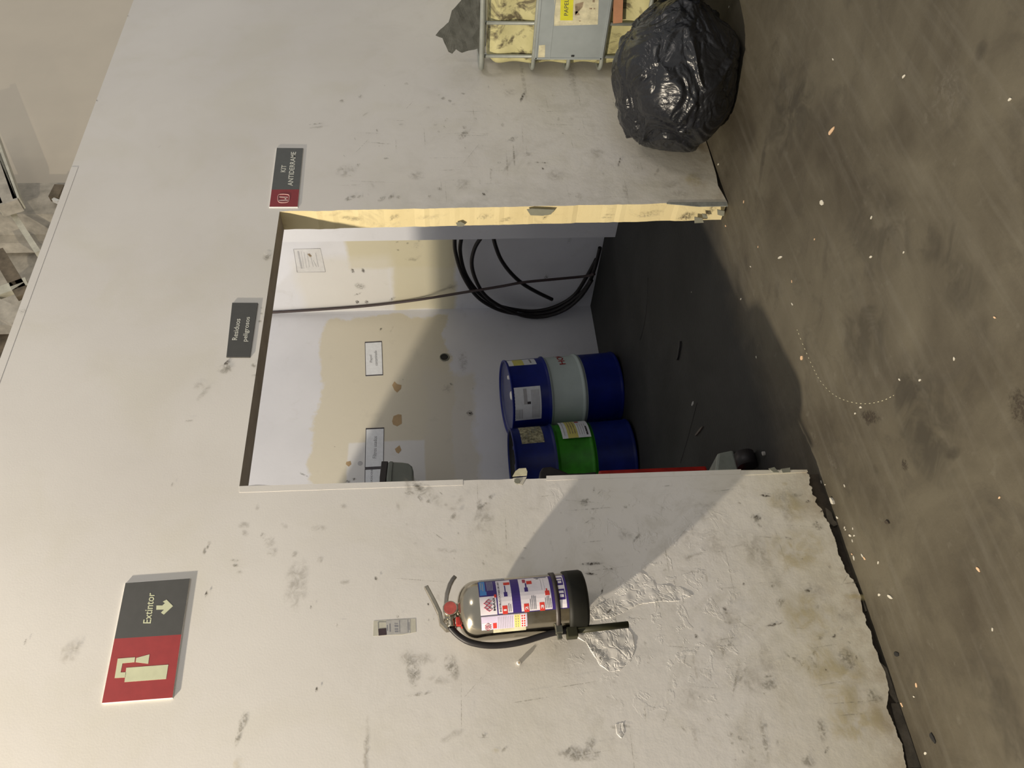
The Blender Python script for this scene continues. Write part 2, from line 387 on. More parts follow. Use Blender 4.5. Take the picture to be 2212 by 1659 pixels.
def text_cyl(name, s, R, a0, a1, z0, z1, mat, parent, bold=0.01, t=0.0012):
    vs, fs = glyphs(s, bold); mb = MB()
    mb.add([((R+t)*sin(a0+(a1-a0)*u), -(R+t)*cos(a0+(a1-a0)*u), z0+(z1-z0)*v) for u, v in vs], fs)
    return mb.build(name, mat, parent, rec=False)
def smears(name, items, parent, ax=1, val=0.0, nrm=(0, -1, 0), off=0.0006):
    """dirt marks on a plane: (px, py, length, width, angle, kind); angle in the plane, 0 = level"""
    nrm = Vector(nrm); A = Vector((1, 0, 0)) if ax == 1 else (Vector((0, -1, 0)) if ax == 0 else Vector((1, 0, 0)))
    B = Vector((0, 0, 1)) if ax != 2 else Vector((0, 1, 0))
    kinds = sorted({i[5] for i in items}); me = bpy.data.meshes.new(name); vs = []; fs = []; mi = []
    for q, (px, py, L, W, an, k) in enumerate(items):
        c = P(px, py, ax, val) + nrm*(off+0.00002*q)
        a = A*cos(rad(an))+B*sin(rad(an)); b = -A*sin(rad(an))+B*cos(rad(an)); n = len(vs)
        vs += [c-a*L/2-b*W/2, c+a*L/2-b*W/2, c+a*L/2+b*W/2, c-a*L/2+b*W/2]; fs.append((n, n+1, n+2, n+3)); mi.append(kinds.index(k))
    me.from_pydata(vs, [], fs); uv = me.uv_layers.new(name='UVMap')
    for i in range(len(fs)):
        me.polygons[i].material_index = mi[i]
        for j, c in enumerate(((0, 0), (1, 0), (1, 1), (0, 1))): uv.data[4*i+j].uv = c
    o = link(name, me, [M_sm[k] for k in kinds], parent); o['kind'] = 'stuff'; return o

# ================================================================== THE SETTING
XL0, XL1 = P(517, 1050).x, P(1760, 1012).x          # left jamb top / bottom
XR0, XR1 = P(604, 457).x, P(1570, 437).x            # right jamb top / bottom
ZT0, ZT1 = P(517, 1050).z, P(604, 457).z
TH, TOP, XB, YB = 0.112, 3.091, 4.742, 2.975

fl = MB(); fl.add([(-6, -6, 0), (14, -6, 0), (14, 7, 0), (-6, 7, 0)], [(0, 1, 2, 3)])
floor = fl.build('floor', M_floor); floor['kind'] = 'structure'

rag = [(1745, 1020), (1752, 1031), (1750, 1046), (1756, 1052), (1757, 1068), (1766, 1075), (1763, 1085), (1779, 1100), (1786, 1117), (1796, 1128),
       (1801, 1141), (1812, 1160), (1817, 1174), (1823, 1195), (1834, 1213), (1840, 1236), (1852, 1250), (1858, 1262), (1866, 1284), (1868, 1322),
       (1873, 1330), (1874, 1350), (1884, 1364), (1888, 1393), (1898, 1410), (1902, 1428), (1914, 1450), (1923, 1488), (1921, 1504),
       (1918, 1530), (1927, 1549), (1937, 1571), (1942, 1592), (1952, 1607), (1955, 1630), (1960, 1659)]
rp = [P(*p) for p in rag]
for _p in rp: _p.z += 0.004 + 0.020*max(0, 1-abs(_p.x-0.98)/0.22)
def jam(xa, za, xb, zb, n, amp, sd):                # slightly worn vertical corner
    out = []
    for i in range(n+1):
        t = i/n; k = 0 if i in (0, n) else 1
        out.append((xa+(xb-xa)*t + k*amp*noise.noise(Vector((sd, t*17, 0))) + k*amp*0.6*noise.noise(Vector((sd, t*60, 3))), za+(zb-za)*t))
    return out
left_jamb = jam(rp[0].x+0.004, rp[0].z, XL0, ZT0, 70, 0.006, 1.0)
right_jamb = jam(XR0, ZT1, XR1, 0.004, 90, 0.005, 5.0)
_fine = []
for _a, _b in zip(rp[:-1], rp[1:]):                 # finer breakage between the measured points
    for _i in range(6):
        _q = _a.lerp(_b, _i/6); _n = 0 if _i == 0 else 1
        _q.z += _n*0.005*noise.noise(Vector((_q.x*95, 1, 0))); _q.x += _n*0.002*noise.noise(Vector((_q.x*140, 7, 0))); _fine.append(_q)
rp = _fine+[rp[-1]]
outl = [(p.x, max(p.z, 0.010)) for p in rp][::-1]                     # left to right along the ragged foot
lf = [(-4.0, 0.05)] + [(outl[0][0]-0.15*i, outl[0][1]+0.02*noise.noise(Vector((i*.7, 2, 0)))) for i in range(20, 0, -1)] + outl
poly = lf + left_jamb + right_jamb
poly += [(XR1+0.06, 0.012), (XR1+0.12, 0.022), (XR1+0.2, 0.012), (3.2, 0.006), (9.0, 0.0), (9.0, TOP), (-4.0, TOP)]
k = len(poly); mb = MB(); nl = len(lf); nj = len(left_jamb); nr = len(right_jamb)
a = [(x, 0, z) for x, z in poly]; b = [(x, TH, z) for x, z in poly]
mb.add(a+b, [tuple(range(k)), tuple(range(k, 2*k))[::-1]] + [(i, i+k, (i+1) % k+k, (i+1) % k) for i in range(k)])
for i in range(k):
    if i == nl+nj-1: mb.mi[2+i] = 2
    elif nl+nj <= i < nl+nj+nr-1: mb.mi[2+i] = 1
wall = mb.build('wall_front', [M_wall, M_cream, M_soffit]); wall['kind'] = 'structure'
bm = bmesh.new(); bm.from_mesh(wall.data); bmesh.ops.triangulate(bm, faces=[f for f in bm.faces if len(f.verts) > 4], ngon_method='EAR_CLIP'); bm.to_mesh(wall.data); bm.free()
mb = MB(); mb.box(-4, XL1-0.012, 0.022, TH-0.01, 0, 0.22); mb.box(XR1+0.02, 3.6, 0.02, TH-0.01, 0, 0.05)
mb.build('broken_base', M_core, wall)
mb = MB()                                            # slabs of old render left in the broken foot
for pts in ([(1782, 1098), (1795, 1108), (1800, 1125), (1812, 1134), (1800, 1138), (1786, 1128)],
            [(1858, 1262), (1866, 1268), (1879, 1310), (1880, 1318), (1868, 1322), (1862, 1300)],
            [(1900, 1432), (1915, 1445), (1928, 1480), (1945, 1515), (1935, 1520), (1920, 1500), (1908, 1460)],
            [(1923, 1520), (1950, 1520), (1972, 1560), (1985, 1610), (1994, 1659), (1960, 1659), (1950, 1605), (1935, 1570)]):
    mb.prism([P(x, y, 1, 0.018) for x, y in pts], (0, -1, 0), 0.006)
tag(mb.build('old_render', simple('old_render_brown', (0.13, 0.11, 0.08), 0.9, 0, 0.3, 14, 0.6), wall))
mb = MB(); mb.prism([P(x, y, 1, 0.0) for x, y in [(1944, 1519), (1960, 1520), (1966, 1537), (1950, 1530)]], (0, -1, 0), 0.006)
mb.build('broken_plaster_chip', M_flaketan, wall)
# corner bead beside the opening, joint tape under the wall top
mb = MB()
mb.prism([P(517, 1050)+Vector((-0.001, 0, 0)), P(1000, 1034)+Vector((-0.004, 0, 0)), P(1000, 1048), P(517, 1064)], (0, -1, 0), 0.0009)
mb.prism([P(1180, 1027)+Vector((-0.002, 0, 0)), P(1600, 1012)+Vector((-0.004, 0, 0)), P(1600, 1024), P(1180, 1038)], (0, -1, 0), 0.0010)
mb.prism([P(1600, 1013)+Vector((-0.006, 0, 0)), P(1742, 1012)+Vector((-0.006, 0, 0)), P(1745, 1020), P(1600, 1027)], (0, -1, 0), 0.0016)
mb.build('corner_bead', M_wall, wall)
mb = MB(); mb.box(0.9, 3.1, -0.0013, 0.0, P(82, 600).z, TOP)
mb.build('joint_tape', M_wall, wall)
# metal bead and chips at the right jamb
mb = MB(); mb.prism([P(1440, 438), P(1570, 437), P(1572, 446), P(1510, 447), P(1440, 441)], (0, -1, 0), 0.003)
mb.build('metal_corner_bead', simple('bead_grey', (0.36, 0.37, 0.33), 0.5, 0.2, 0.2, 20), wall)
mb = MB()
for pts in ([(1138, 452), (1150, 450), (1198, 452), (1190, 462), (1172, 465), (1146, 464)], [(985, 481), (996, 478), (1005, 483), (1000, 488), (988, 488)],
            [(1549, 452), (1565, 455), (1563, 466), (1550, 463)], [(1516, 461), (1526, 462), (1529, 470), (1518, 469)], [(1500, 468), (1516, 470), (1520, 480), (1500, 481)]):
    mb.prism([P(x, y, 0, XR0-0.001) for x, y in pts], (-1, 0, 0), 0.0035)
mb.build('chipped_paint', M_chipd, wall)
mb = MB(); mb.prism([P(x, y) for x, y in [(1686, 1014), (1706, 1011), (1706, 1021), (1690, 1022)]], (0, -1, 0), 0.004)
mb.prism([P(x, y) for x, y in [(1660, 1013), (1672, 1010), (1682, 1021), (1670, 1021)]], (0, -1, 0), 0.004)
mb.build('exposed_bead_patch', M_chipd, wall)

def wallbox(name, mat, *b):
    m = MB(); m.box(*b); o = m.build(name, mat); o['kind'] = 'structure'; return o
wback = wallbox('wall_back', M_back, 0.88, 4.90, YB, YB+0.12, 0, 3.10)
wright = wallbox('wall_right', M_right, XB, XB+0.12, 1.82, YB, 0, 3.10)
pier = wallbox('wall_right_pier', M_pier, 4.45, XB+0.12, TH, 1.82, 0, 3.10)
wleft = wallbox('wall_left', M_pier, 0.88, 1.0, TH, YB, 0, 3.09)
# hall beyond, seen over the top of the wall
def hx(y, Y): return P(100, y, 1, Y).x
wh = wallbox('wall_hall', M_hall, hx(395, 6.0), 26, 6.0, 6.2, 0, 14)
wallbox('wall_hall_side', M_hall2, hx(462, 5.7), hx(395, 5.7), 5.7, 6.6, 0, 14)
wallbox('wall_hall_recess', M_hall2, hx(524, 6.1), hx(462, 5.7)+0.6, 6.1, 6.3, 0, 14)
wallbox('wall_hall_end', M_hall2, hx(700, 6.4), hx(524, 6.1)+0.3, 6.4, 6.6, 0, 14)
wallbox('wall_hall_far', M_dark, -2, 14, 6.7, 6.9, 0, 14)
bm_t = thing('roof_beam', 'cream boxed roof beam crossing the corner above the long white wall, nearest of the beams', 'beam', P(20, 330, 1, 5.2))
def seg(mb, a, b, h, t, org):      # rectangular bar a->b
    a, b = Vector(a)-org, Vector(b)-org; d = (b-a).normalized(); s = d.cross(Vector((0, 1, 0))).normalized()*h/2; y = Vector((0, t/2, 0))
    vs = [a+s+y, a-s+y, a-s-y, a+s-y, b+s+y, b-s+y, b-s-y, b+s-y]
    mb.add(vs, [(0, 1, 2, 3), (7, 6, 5, 4), (0, 4, 5, 1), (1, 5, 6, 2), (2, 6, 7, 3), (3, 7, 4, 0)])
for (p0, p1, h, m) in (((-25, 250), (42, 440), 0.05, M_beam), ((-44, 262), (24, 450), 0.16, M_hall2), ((-66, 274), (6, 452), 0.05, M_beam)):
    q = MB(); seg(q, P(*p0, 1, 5.2), P(*p1, 1, 5.2), h*1.6, 0.2, bm_t.location); q.build('beam_web' if h > 0.1 else 'beam_flange', m, bm_t)
for (p0, p1, h, m, lab) in (((-10, 636), (60, 611), 0.10, M_beam, 'thin pale diagonal brace strut sloping behind the wall top'),
                            ((-5, 545), (52, 640), 0.11, M_dark, 'dark brown diagonal strut crossing behind the pale brace'),
                            ((28, 462), (84, 548), 0.05, M_beam, 'slim cream angle strip on the upper hall column'),
                            ((-20, 660), (45, 690), 0.16, M_hall2, 'broad dull cream strut low behind the wall top edge')):
    c = P((p0[0]+p1[0])/2, (p0[1]+p1[1])/2, 1, 5.4); q = MB(); seg(q, P(*p0, 1, 5.4), P(*p1, 1, 5.4), h*1.5, 0.08, c)
    o = q.build('roof_strut', m); o.location = c; tag(o, lab, 'strut')
c = P(127, 418, 1, 5.6); t_ = thing('small_floodlight', 'small dark floodlight on a bracket just above the wall top', 'lamp', c)
q = MB(); seg(q, P(118, 430, 1, 5.6), P(131, 404, 1, 5.6), 0.14, 0.1, c); q.build('lamp_body', M_dark, t_)
q = MB(); seg(q, P(119, 436, 1, 5.6), P(124, 432, 1, 5.6), 0.10, 0.06, c); q.build('bracket', M_white, t_)

# ------------------------------------------------------------------ marks on the walls
mk = []
def S(px, py, L, W, an, k): mk.append((px, py, L, W, an, k))
for p in [(442, 1190, .03, .015, 0, 'm'), (452, 1172, .03, .015, 0, 'l'), (448, 1182, .02, .01, 0, 'm'), (507, 1211, .035, .014, 80, 'm'), (508, 1222, .03, .014, 80, 'm'), (518, 1237, .03, .015, 80, 'l'),
          (528, 1134, .03, .06, 0, 'l'), (530, 1153, .04, .025, 40, 'l'), (555, 1096, .02, .03, 90, 'l'), (568, 1157, .03, .02, 20, 'm'), (583, 1172, .05, .05, 0, 'l'), (590, 1192, .04, .05, 0, 'l'), (614, 1136, .04, .02, 60, 'l'),
          (636, 1198, .03, .025, 0, 'l'), (688, 1142, .03, .07, 0, 'l'), (692, 1210, .03, .03, 0, 'l'), (743, 1097, .05, .03, 30, 'l'), (745, 1258, .02, .04, 0, 'l'), (640, 1260, .22, .1, 0, 'l'),
          (904, 1056, .03, .022, 70, 'm'), (904, 1072, .03, .018, 30, 'm'), (910, 1080, .03, .018, 20, 'm'), (926, 1085, .025, .02, 20, 'm'), (880, 1047, .10, .03, 10, 'l'), (900, 1050, .12, .04, 30, 'l'), (925, 1065, .16, .06, 40, 'l'),
          (1045, 1120, .13, .09, 0, 'l'), (1035, 1090, .05, .03, 0, 'm'), (1265, 1085, .04, .05, 0, 'm'), (1060, 1075, .03, .02, 0, 'm'), (1350, 1010+85, .02, .02, 0, 'm'), (965, 1190, .02, .1, -10, 'l'),
          (880, 1420, .06, .07, 0, 'l'), (912, 1425, .05, .10, 0, 'l'), (892, 1450, .12, .05, 10, 'm'), (975, 1440, .10, .05, 10, 'm'), (905, 1500, .012, .09, 4, 'm'), (985, 1457, .05, .03, 0, 'l'), (950, 1470, .10, .03, 80, 'l'),
          (790, 1612, .02, .20, 88, 'l'), (790, 1645, .02, .22, 88, 'l'), (525, 1558, .03, .06, 80, 'm'), (515, 1590, .02, .07, 80, 'm'), (515, 1650, .05, .04, 0, 'y'), (1045, 1588, .02, .015, 20, 'm'),
          (975, 1590, .03, .09, 20, 'l'), (1070, 1622, .02, .03, 0, 'y'), (1090, 1618, .012, .03, 40, 'm'), (1250, 1630, .05, .16, -6, 'm'), (1275, 1605, .04, .04, 20, 'm'), (1230, 1620, .02, .03, 0, 'm'),
          (1485, 1205, .03, .035, 0, 'l'), (1632, 1120, .05, .05, 0, 'm'), (1636, 1118, .02, .035, -20, 'd'), (1665, 1033, .02, .03, -30, 'd'), (1635, 1033, .03, .035, 10, 'm'), (1652, 1071, .05, .012, 80, 'd'),
          (1765, 1138, .03, .045, -30, 'm'), (1745, 1276, .014, .03, 0, 'd'), (1685, 1303, .04, .05, 0, 'm'), (1671, 1350, .012, .085, 8, 'd'), (1570, 1325, .03, .012, 60, 'm'), (1575, 1345, .05, .012, 80, 'l'),
          (1660, 1480, .04, .07, 0, 'm'), (1658, 1462, .01, .05, 4, 'm'), (1590, 1465, .012, .14, 65, 'm'), (1605, 1455, .012, .08, 50, 'm'), (1725, 1430, .02, .14, -40, 'm'), (1755, 1430, .05, .02, 20, 'm'), (1760, 1415, .02, .05, 90, 'm'),
          (1830, 1425, .10, .07, 10, 'm'), (1850, 1422, .01, .02, 80, 'd'), (1500, 1435, .012, .14, 88, 'l'), (1560, 1400, .012, .10, 85, 'l'), (1393, 1542, .010, .06, 85, 'm'), (1436, 1550, .010, .05, 60, 'm'),
          (1650, 1595, .02, .14, 88, 'm'), (1500, 1590, .02, .10, 88, 'l'), (1775, 1580, .03, .09, 85, 'm'), (1880, 1500, .04, .03, 0, 'm'), (1895, 1510, .03, .05, 0, 'm'), (1745, 1645, .04, .05, -10, 'm'), (1785, 1620, .01, .03, 50, 'd'),
          (1500, 1200, .012, .10, 15, 'l'), (1497, 1235, .010, .14, -8, 'l'), (1525, 1245, .10, .012, -5, 'l'), (1590, 1180, .010, .07, 10, 'l'), (1577, 1270, .010, .10, 0, 'l'),
          (1340, 1570, .014, .09, 0, 'm'), (1278, 1218, .014, .10, 0, 'd'), (1276, 1240, .010, .05, -8, 'd'), (1274, 1100, .006, .20, 2, 'm'), (1282, 1170, .004, .10, 3, 'm'), (1300, 1278, .03, .008, -25, 'd'), (1316, 1320, .03, .01, -50, 'd'),
          (1440, 1050, .004, .05, 5, 'm'), (1350, 1155, .06, .06, 0, 'l'), (1375, 1162, .07, .012, -45, 'm'), (1720, 1070, .02, .06, 10, 'm'), (1695, 1045, .02, .03, 0, 'y'), (1850, 1290, .03, .12, -10, 'y'), (1720, 1190, .2, .3, 0, 'y'),
          (1750, 1330, .22, .22, 0, 'y'), (1800, 1450, .25, .25, 0, 'y'), (1700, 1090, .16, .18, 0, 'y'), (1850, 1560, .2, .25, 0, 'y'), (1120, 1440, .03, .03, 0, 'l'),
          # right part of the wall
          (688, 275, .02, .12, 12, 'l'), (684, 268, .012, .09, 10, 'm'), (790, 247, .02, .06, 40, 'l'), (878, 182, .03, .03, 0, 'l'), (957, 213, .03, .03, 30, 'm'), (971, 219, .03, .03, 30, 'm'), (1000, 203, .02, .03, 0, 'm'), (947, 206, .02, .02, 0, 'l'),
          (1128, 211, .02, .12, 70, 'd'), (1003, 276, .03, .03, 0, 'm'), (1000, 292, .05, .10, 60, 'm'), (940, 270, .02, .03, 0, 'm'), (948, 285, .02, .02, 0, 'l'), (1107, 302, .04, .08, 40, 'm'), (1050, 290, .02, .05, 0, 'l'), (820, 310, .008, .14, -8, 'm'),
          (834, 343, .014, .03, 0, 'm'), (748, 370, .12, .12, 0, 'l'), (740, 437, .03, .05, 50, 'm'), (752, 430, .03, .05, 50, 'm'), (762, 427, .03, .05, 50, 'm'), (775, 425, .02, .03, 50, 'm'), (815, 440, .03, .06, 50, 'm'), (825, 430, .03, .06, 50, 'm'),
          (835, 432, .03, .07, 50, 'm'), (845, 426, .03, .05, 50, 'm'), (861, 427, .03, .03, 0, 'm'), (802, 449, .06, .09, 70, 'm'), (905, 443, .04, .06, 0, 'm'), (998, 440, .02, .03, 0, 'm'), (1045, 420, .03, .02, 0, 'd'), (1090, 434, .07, .05, 0, 'l'), (1130, 438, .05, .03, 0, 'm'),
          (1095, 350, .012, .26, 88, 'l'), (1110, 338, .012, .22, 88, 'm'), (1140, 335, .06, .06, 0, 'l'), (1060, 380, .012, .14, 88, 'l'), (1100, 355, .02, .2, 60, 'l'), (1170, 352, .012, .08, -5, 'd'), (1172, 365, .02, .02, 0, 'd'), (1215, 289, .01, .02, 0, 'd'),
          (1205, 270, .006, .20, -4, 'm'), (1338, 350, .012, .10, 70, 'd'), (1420, 370, .02, .14, 60, 'l'), (1350, 410, .12, .03, 0, 'l'), (1250, 425, .10, .04, 0, 'l'), (1450, 400, .06, .14, 30, 'l'), (1000, 400, .1, .1, 0, 'l'), (1200, 380, .1, .12, 0, 'l'),
          (1500, 390, .12, .12, 0, 'y'), (1470, 420, .10, .10, 0, 'l'), (900, 380, .08, .1, 0, 'l'), (1290, 330, .1, .1, 0, 'l'), (1235, 160, .05, .6, 90, 'l'), (1130, 170, .03, .5, 90, 'l'), (1100, 200, .08, .1, 0, 'l'),
          # upper
          (430, 835, .05, .06, 0, 'l'), (440, 850, .03, .10, 60, 'l'), (408, 910, .012, .04, 10, 'm'), (372, 1048, .01, .02, 80, 'd'), (446, 1284, .01, .03, 80, 'd'), (151, 1410, .07, .09, 80, 'l'), (170, 1395, .015, .07, 80, 'l'), (55, 1388, .01, .025, 80, 'd'),
          (684, 1490, .01, .02, 80, 'd'), (487, 797, .06, .07, 0, 'm'), (490, 785, .02, .04, 60, 'd'), (486, 792, .02, .03, 0, 'w'), (577, 556, .05, .05, 0, 'm'), (575, 550, .02, .03, 0, 'w'), (566, 666, .015, .02, 0, 'm'), (565, 678, .012, .015, 0, 'm'),
          (562, 695, .015, .02, 0, 'm'), (549, 790, .03, .03, 0, 'm'), (550, 812, .02, .03, 0, 'm'), (277, 36, .015, .015, 0, 'd'), (210, 218, .012, .012, 0, 'd'), (48, 674, .03, .04, 0, 'm'), (345, 318, .01, .03, 70, 'l'), (473, 435, .01, .01, 0, 'm'), (812, 1250, .015, .015, 0, 'd'),
          (859, 1332, .01, .014, 80, 'd'), (925, 1306, .008, .012, 80, 'd'), (926, 1340, .008, .012, 80, 'd'), (937, 1338, .006, .01, 80, 'd'), (945, 1290, .04, .05, 60, 'l'), (672, 1313, .008, .016, 90, 'd'), (729, 1350, .006, .03, 0, 'w'), (728, 1350, .02, .006, 0, 'm')]: S(*p)
random.seed(3)
for i in range(70):                                  # small scattered specks low on the wall
    S(random.uniform(1250, 1850), random.uniform(1080, 1650), random.uniform(.006, .02), random.uniform(.006, .03), random.uniform(0, 180), random.choice('mmdl'))
for i in range(60):
    S(random.uniform(700, 1480), random.uniform(180, 440), random.uniform(.006, .03), random.uniform(.006, .05), random.uniform(40, 140), random.choice('mll'))
for i in range(40):
    S(random.uniform(850, 1300), random.uniform(1030, 1220), random.uniform(.006, .02), random.uniform(.006, .06), random.uniform(0, 180), random.choice('mll'))
for i in range(46):                                  # thin scratches
    S(random.uniform(760, 1480), random.uniform(190, 430), random.uniform(.003, .005), random.uniform(.05, .28), random.choice((0, 3, -4, 88, 92, 60)), 'm')
for i in range(46):
    S(random.uniform(900, 1850), random.uniform(1060, 1640), random.uniform(.003, .006), random.uniform(.04, .22), random.choice((0, 5, -8, 88, 92, 45, -40)), 'm')
for i in range(16):
    S(random.uniform(1450, 1850), random.uniform(1060, 1640), random.uniform(.06, .16), random.uniform(.05, .2), random.uniform(0, 180), 'l')
smears('scuff_marks', [m for m in mk if not (430 < m[1] < 1040 and m[0] > 620)] , wall)
smears('scuff_marks', [(1345-500, 472, .02, .05, 80, 'm'), (740, 470, .05, .015, 80, 'm'), (760, 473, .12, .03, 80, 'm'), (855, 468, .03, .03, 0, 'm'), (1045, 470, .03, .1, 10, 'm'), (1090, 476, .02, .08, 10, 'm'), (1175, 470, .03, .03, 0, 'd'), (1310, 470, .02, .06, 0, 'm'), (1400, 465, .03, .15, 5, 'm'), (1480, 470, .05, .1, 0, 'd'), (1530, 460, .05, .05, 0, 'd'), (925, 470, .03, .15, 5, 'l')], wall, 0, XR0-0.004, (-1, 0, 0))
smears('scuff_marks', [(752, 1040, .05, .03, 70, 'm'), (823, 711, .03, .04, 40, 'd'), (870, 1120-300, .02, .02, 0, 'm'), (1015, 893, .07, .07, 0, 'd'), (965, 840, .12, .1, 0, 'l'), (975, 830, .06, .03, 40, 'm'), (1022, 840, .03, .02, 0, 'm'), (970, 770, .08, .08, 0, 'l'),
                        (655, 1025, .02, .12, -30, 'm'), (723, 965, .01, .015, 0, 'm'), (846, 712, .1, .02, -20, 'l'), (1000, 780, .3, .1, 0, 'l'), (1210, 800, .3, .2, 0, 'l'), (765, 1035, .03, .04, 0, 'd')], wback, 1, YB, (0, -1, 0))
smears('scuff_marks', [(762, 585, .07, .035, 10, 'd'), (784, 584, .07, .035, 10, 'd'), (772, 652, .06, .04, 0, 'd'), (792, 652, .06, .04, -20, 'd'), (778, 618, .12, .10, 60, 'm'), (773, 635, .03, .10, 30, 'm'), (858, 523, .03, .03, 0, 'm'), (860, 540, .03, .03, 0, 'm'), (880, 525, .03, .03, 0, 'm'),
                        (900, 530, .10, .06, 0, 'l'), (905, 555, .05, .05, 0, 'l'), (848, 645, .04, .10, 40, 'm'), (1180, 598, .07, .04, 0, 'd'), (905, 515, .1, .03, 0, 'm'), (975, 620, .1, .1, 0, 'l'), (890, 560, .15, .06, 80, 'l'), (1230, 520, .1, .05, 0, 'l')], wright, 0, XB, (-1, 0, 0))

# chips of missing paint on the back wall, exposed board below
for pts in ([(847, 832), (852, 824), (858, 830), (867, 832), (866, 840), (858, 848), (852, 843)], [(847, 910), (850, 899), (860, 895), (867, 896), (868, 915), (858, 921), (849, 917)],
            [(853, 970), (863, 962), (867, 972), (861, 980), (856, 977)], [(748, 998), (757, 996), (759, 1003), (753, 1008), (747, 1003)]):
    q = MB(); q.prism([P(x, y, 1, YB) for x, y in pts], (0, -1, 0), 0.0015); q.build('paint_chip', M_chip, wback)
q = MB(); c = P(778, 1001, 1, YB); q.tube([c, c+Vector((0, -.0015, 0))], 0.02, 16); q.build('filler_spot', M_inkf, wback)
c = P(960, 772, 1, YB); q = MB(); q.tube([c+Vector((0, 0.0, 0)), c+Vector((0, -.004, 0))], 0.038, 20); q.build('pipe_hole', M_dust, wback)
q = MB(); q.tube([c+Vector((.038*cos(a_*pi/12), -.003, .038*sin(a_*pi/12))) for a_ in range(24)], 0.005, 6, closed=True); q.build('hole_rim', M_chipd, wback)

# cracked plaster patch under the extinguisher tube
def crumple(name, pts, amp, th, mat, parent, res=60):
    """raised flake of plaster with a cracked surface; outline in picture coordinates on the wall"""
    pw = [P(x, y) for x, y in pts]; n = len(pw)
    x0, x1 = min(p.x for p in pw), max(p.x for p in pw); z0, z1 = min(p.z for p in pw), max(p.z for p in pw)
    def inside(x, z):
        c = False
        for i in range(n):
            a_, b_ = pw[i], pw[i-1]
            if (a_.z > z) != (b_.z > z) and x < (b_.x-a_.x)*(z-a_.z)/(b_.z-a_.z)+a_.x: c = not c
        return c
    g = {}; vs = []; fs = []
    for i in range(res+1):
        for j in range(res+1):
            x = x0+(x1-x0)*i/res; z = z0+(z1-z0)*j/res
            ins = inside(x, z)
            v = Vector((x*22, 0, z*30)); v += Vector((noise.noise(v*.8), 0, noise.noise(v*.8+Vector((9, 1, 4)))))*2.2
            d = noise.voronoi(v)[0]; crack = min(1, (d[1]-d[0])*9)
            tilt = noise.noise(Vector((x*34, 3, z*34)))
            vs.append((x, -(th*0.5+amp*(crack*0.35+0.75*tilt)) if ins else 0.001, z)); g[i, j] = (len(vs)-1, ins)
    for i in range(res):
        for j in range(res):
            q4 = [g[i, j], g[i+1, j], g[i+1, j+1], g[i, j+1]]
            if any(k_[1] for k_ in q4): fs.append(tuple(k_[0] for k_ in q4))
    m_ = MB(); m_.add(vs, fs); return m_.build(name, mat, parent)
crumple('cracked_plaster', [(1222, 1362), (1262, 1352), (1300, 1350), (1352, 1352), (1368, 1372), (1372, 1402), (1362, 1430), (1338, 1448), (1318, 1452), (1295, 1436), (1280, 1412), (1266, 1388)], 0.0035, 0.0006, M_wall, wall, 70)
crumple('cracked_plaster', [(1270, 1322), (1290, 1308), (1318, 1292), (1345, 1262), (1370, 1232), (1395, 1240), (1420, 1262), (1470, 1268), (1498, 1285), (1470, 1298), (1420, 1300), (1380, 1306), (1350, 1322), (1318, 1335), (1285, 1340)], 0.003, 0.0002, M_wall, wall, 80)
crumple('cracked_plaster', [(1329, 1565), (1345, 1560), (1350, 1580), (1342, 1595), (1332, 1585)], 0.004, 0.0005, M_wall, wall, 20)

# ================================================================== THINGS ON THE FRONT WALL
NY = (0, -1, 0)
def rel(o, pts, n=NY, off=0.0): return [Vector(p)-o.location+Vector(n)*off for p in pts]
def px(o, pts, off=0.0, ax=1, val=0.0, n=NY): return rel(o, [P(x, y, ax, val) for x, y in pts], n, off)
def crop(pts, ox, oy, s): return [(ox+x/s, oy+y/s) for x, y in pts]

# --- extinguisher sign
s1 = thing('wall_sign', 'large grey and red extinguisher sign with a down arrow, upper left on the white wall', 'sign', P(320, 1385))
CR = lambda pts: crop(pts, 200, 1220, 5.183)
q = MB(); q.prism(px(s1, CR([(375, 205), (1095, 155), (900, 1495), (110, 1555)])), NY, 0.0055); q.build('board', M_white, s1)
q = MB(); q.prism(px(s1, CR([(375, 212), (1095, 160), (1000, 787), (252, 835)]), 0.0055), NY, 0.0005); tag(q.build('grey_panel', M_signgrey, s1))
q = MB(); q.prism(px(s1, CR([(252, 835), (1000, 787), (900, 1492), (112, 1552)]), 0.0055), NY, 0.0005); tag(q.build('red_panel', M_signred, s1))
q = MB()
q.prism(px(s1, CR([(385, 1160), (855, 1125), (830, 1285), (365, 1320)]), 0.006), NY, 0.0005)
q.prism(px(s1, CR([(255, 1275), (290, 1058), (483, 1042), (478, 1097), (343, 1110), (322, 1212), (383, 1210), (375, 1268)]), 0.006), NY, 0.0005)
q.prism(px(s1, CR([(497, 1050), (645, 1010), (630, 1115), (490, 1098)]), 0.006), NY, 0.0005)
tag(q.build('extinguisher_symbol', M_glow, s1))
q = MB(); q.prism(px(s1, CR([(722, 463), (788, 463), (818, 436), (793, 420), (835, 398), (907, 470), (805, 565), (772, 543), (808, 508), (720, 510)]), 0.006), NY, 0.0005)
q.build('arrow', M_glow, s1)
cr = lambda x, y: P(*CR([(x, y)])[0])
text_on('lettering', 'Extintor', cr(660, 664), cr(706, 322), cr(572, 664), M_glow, s1, NY, 0.0066)
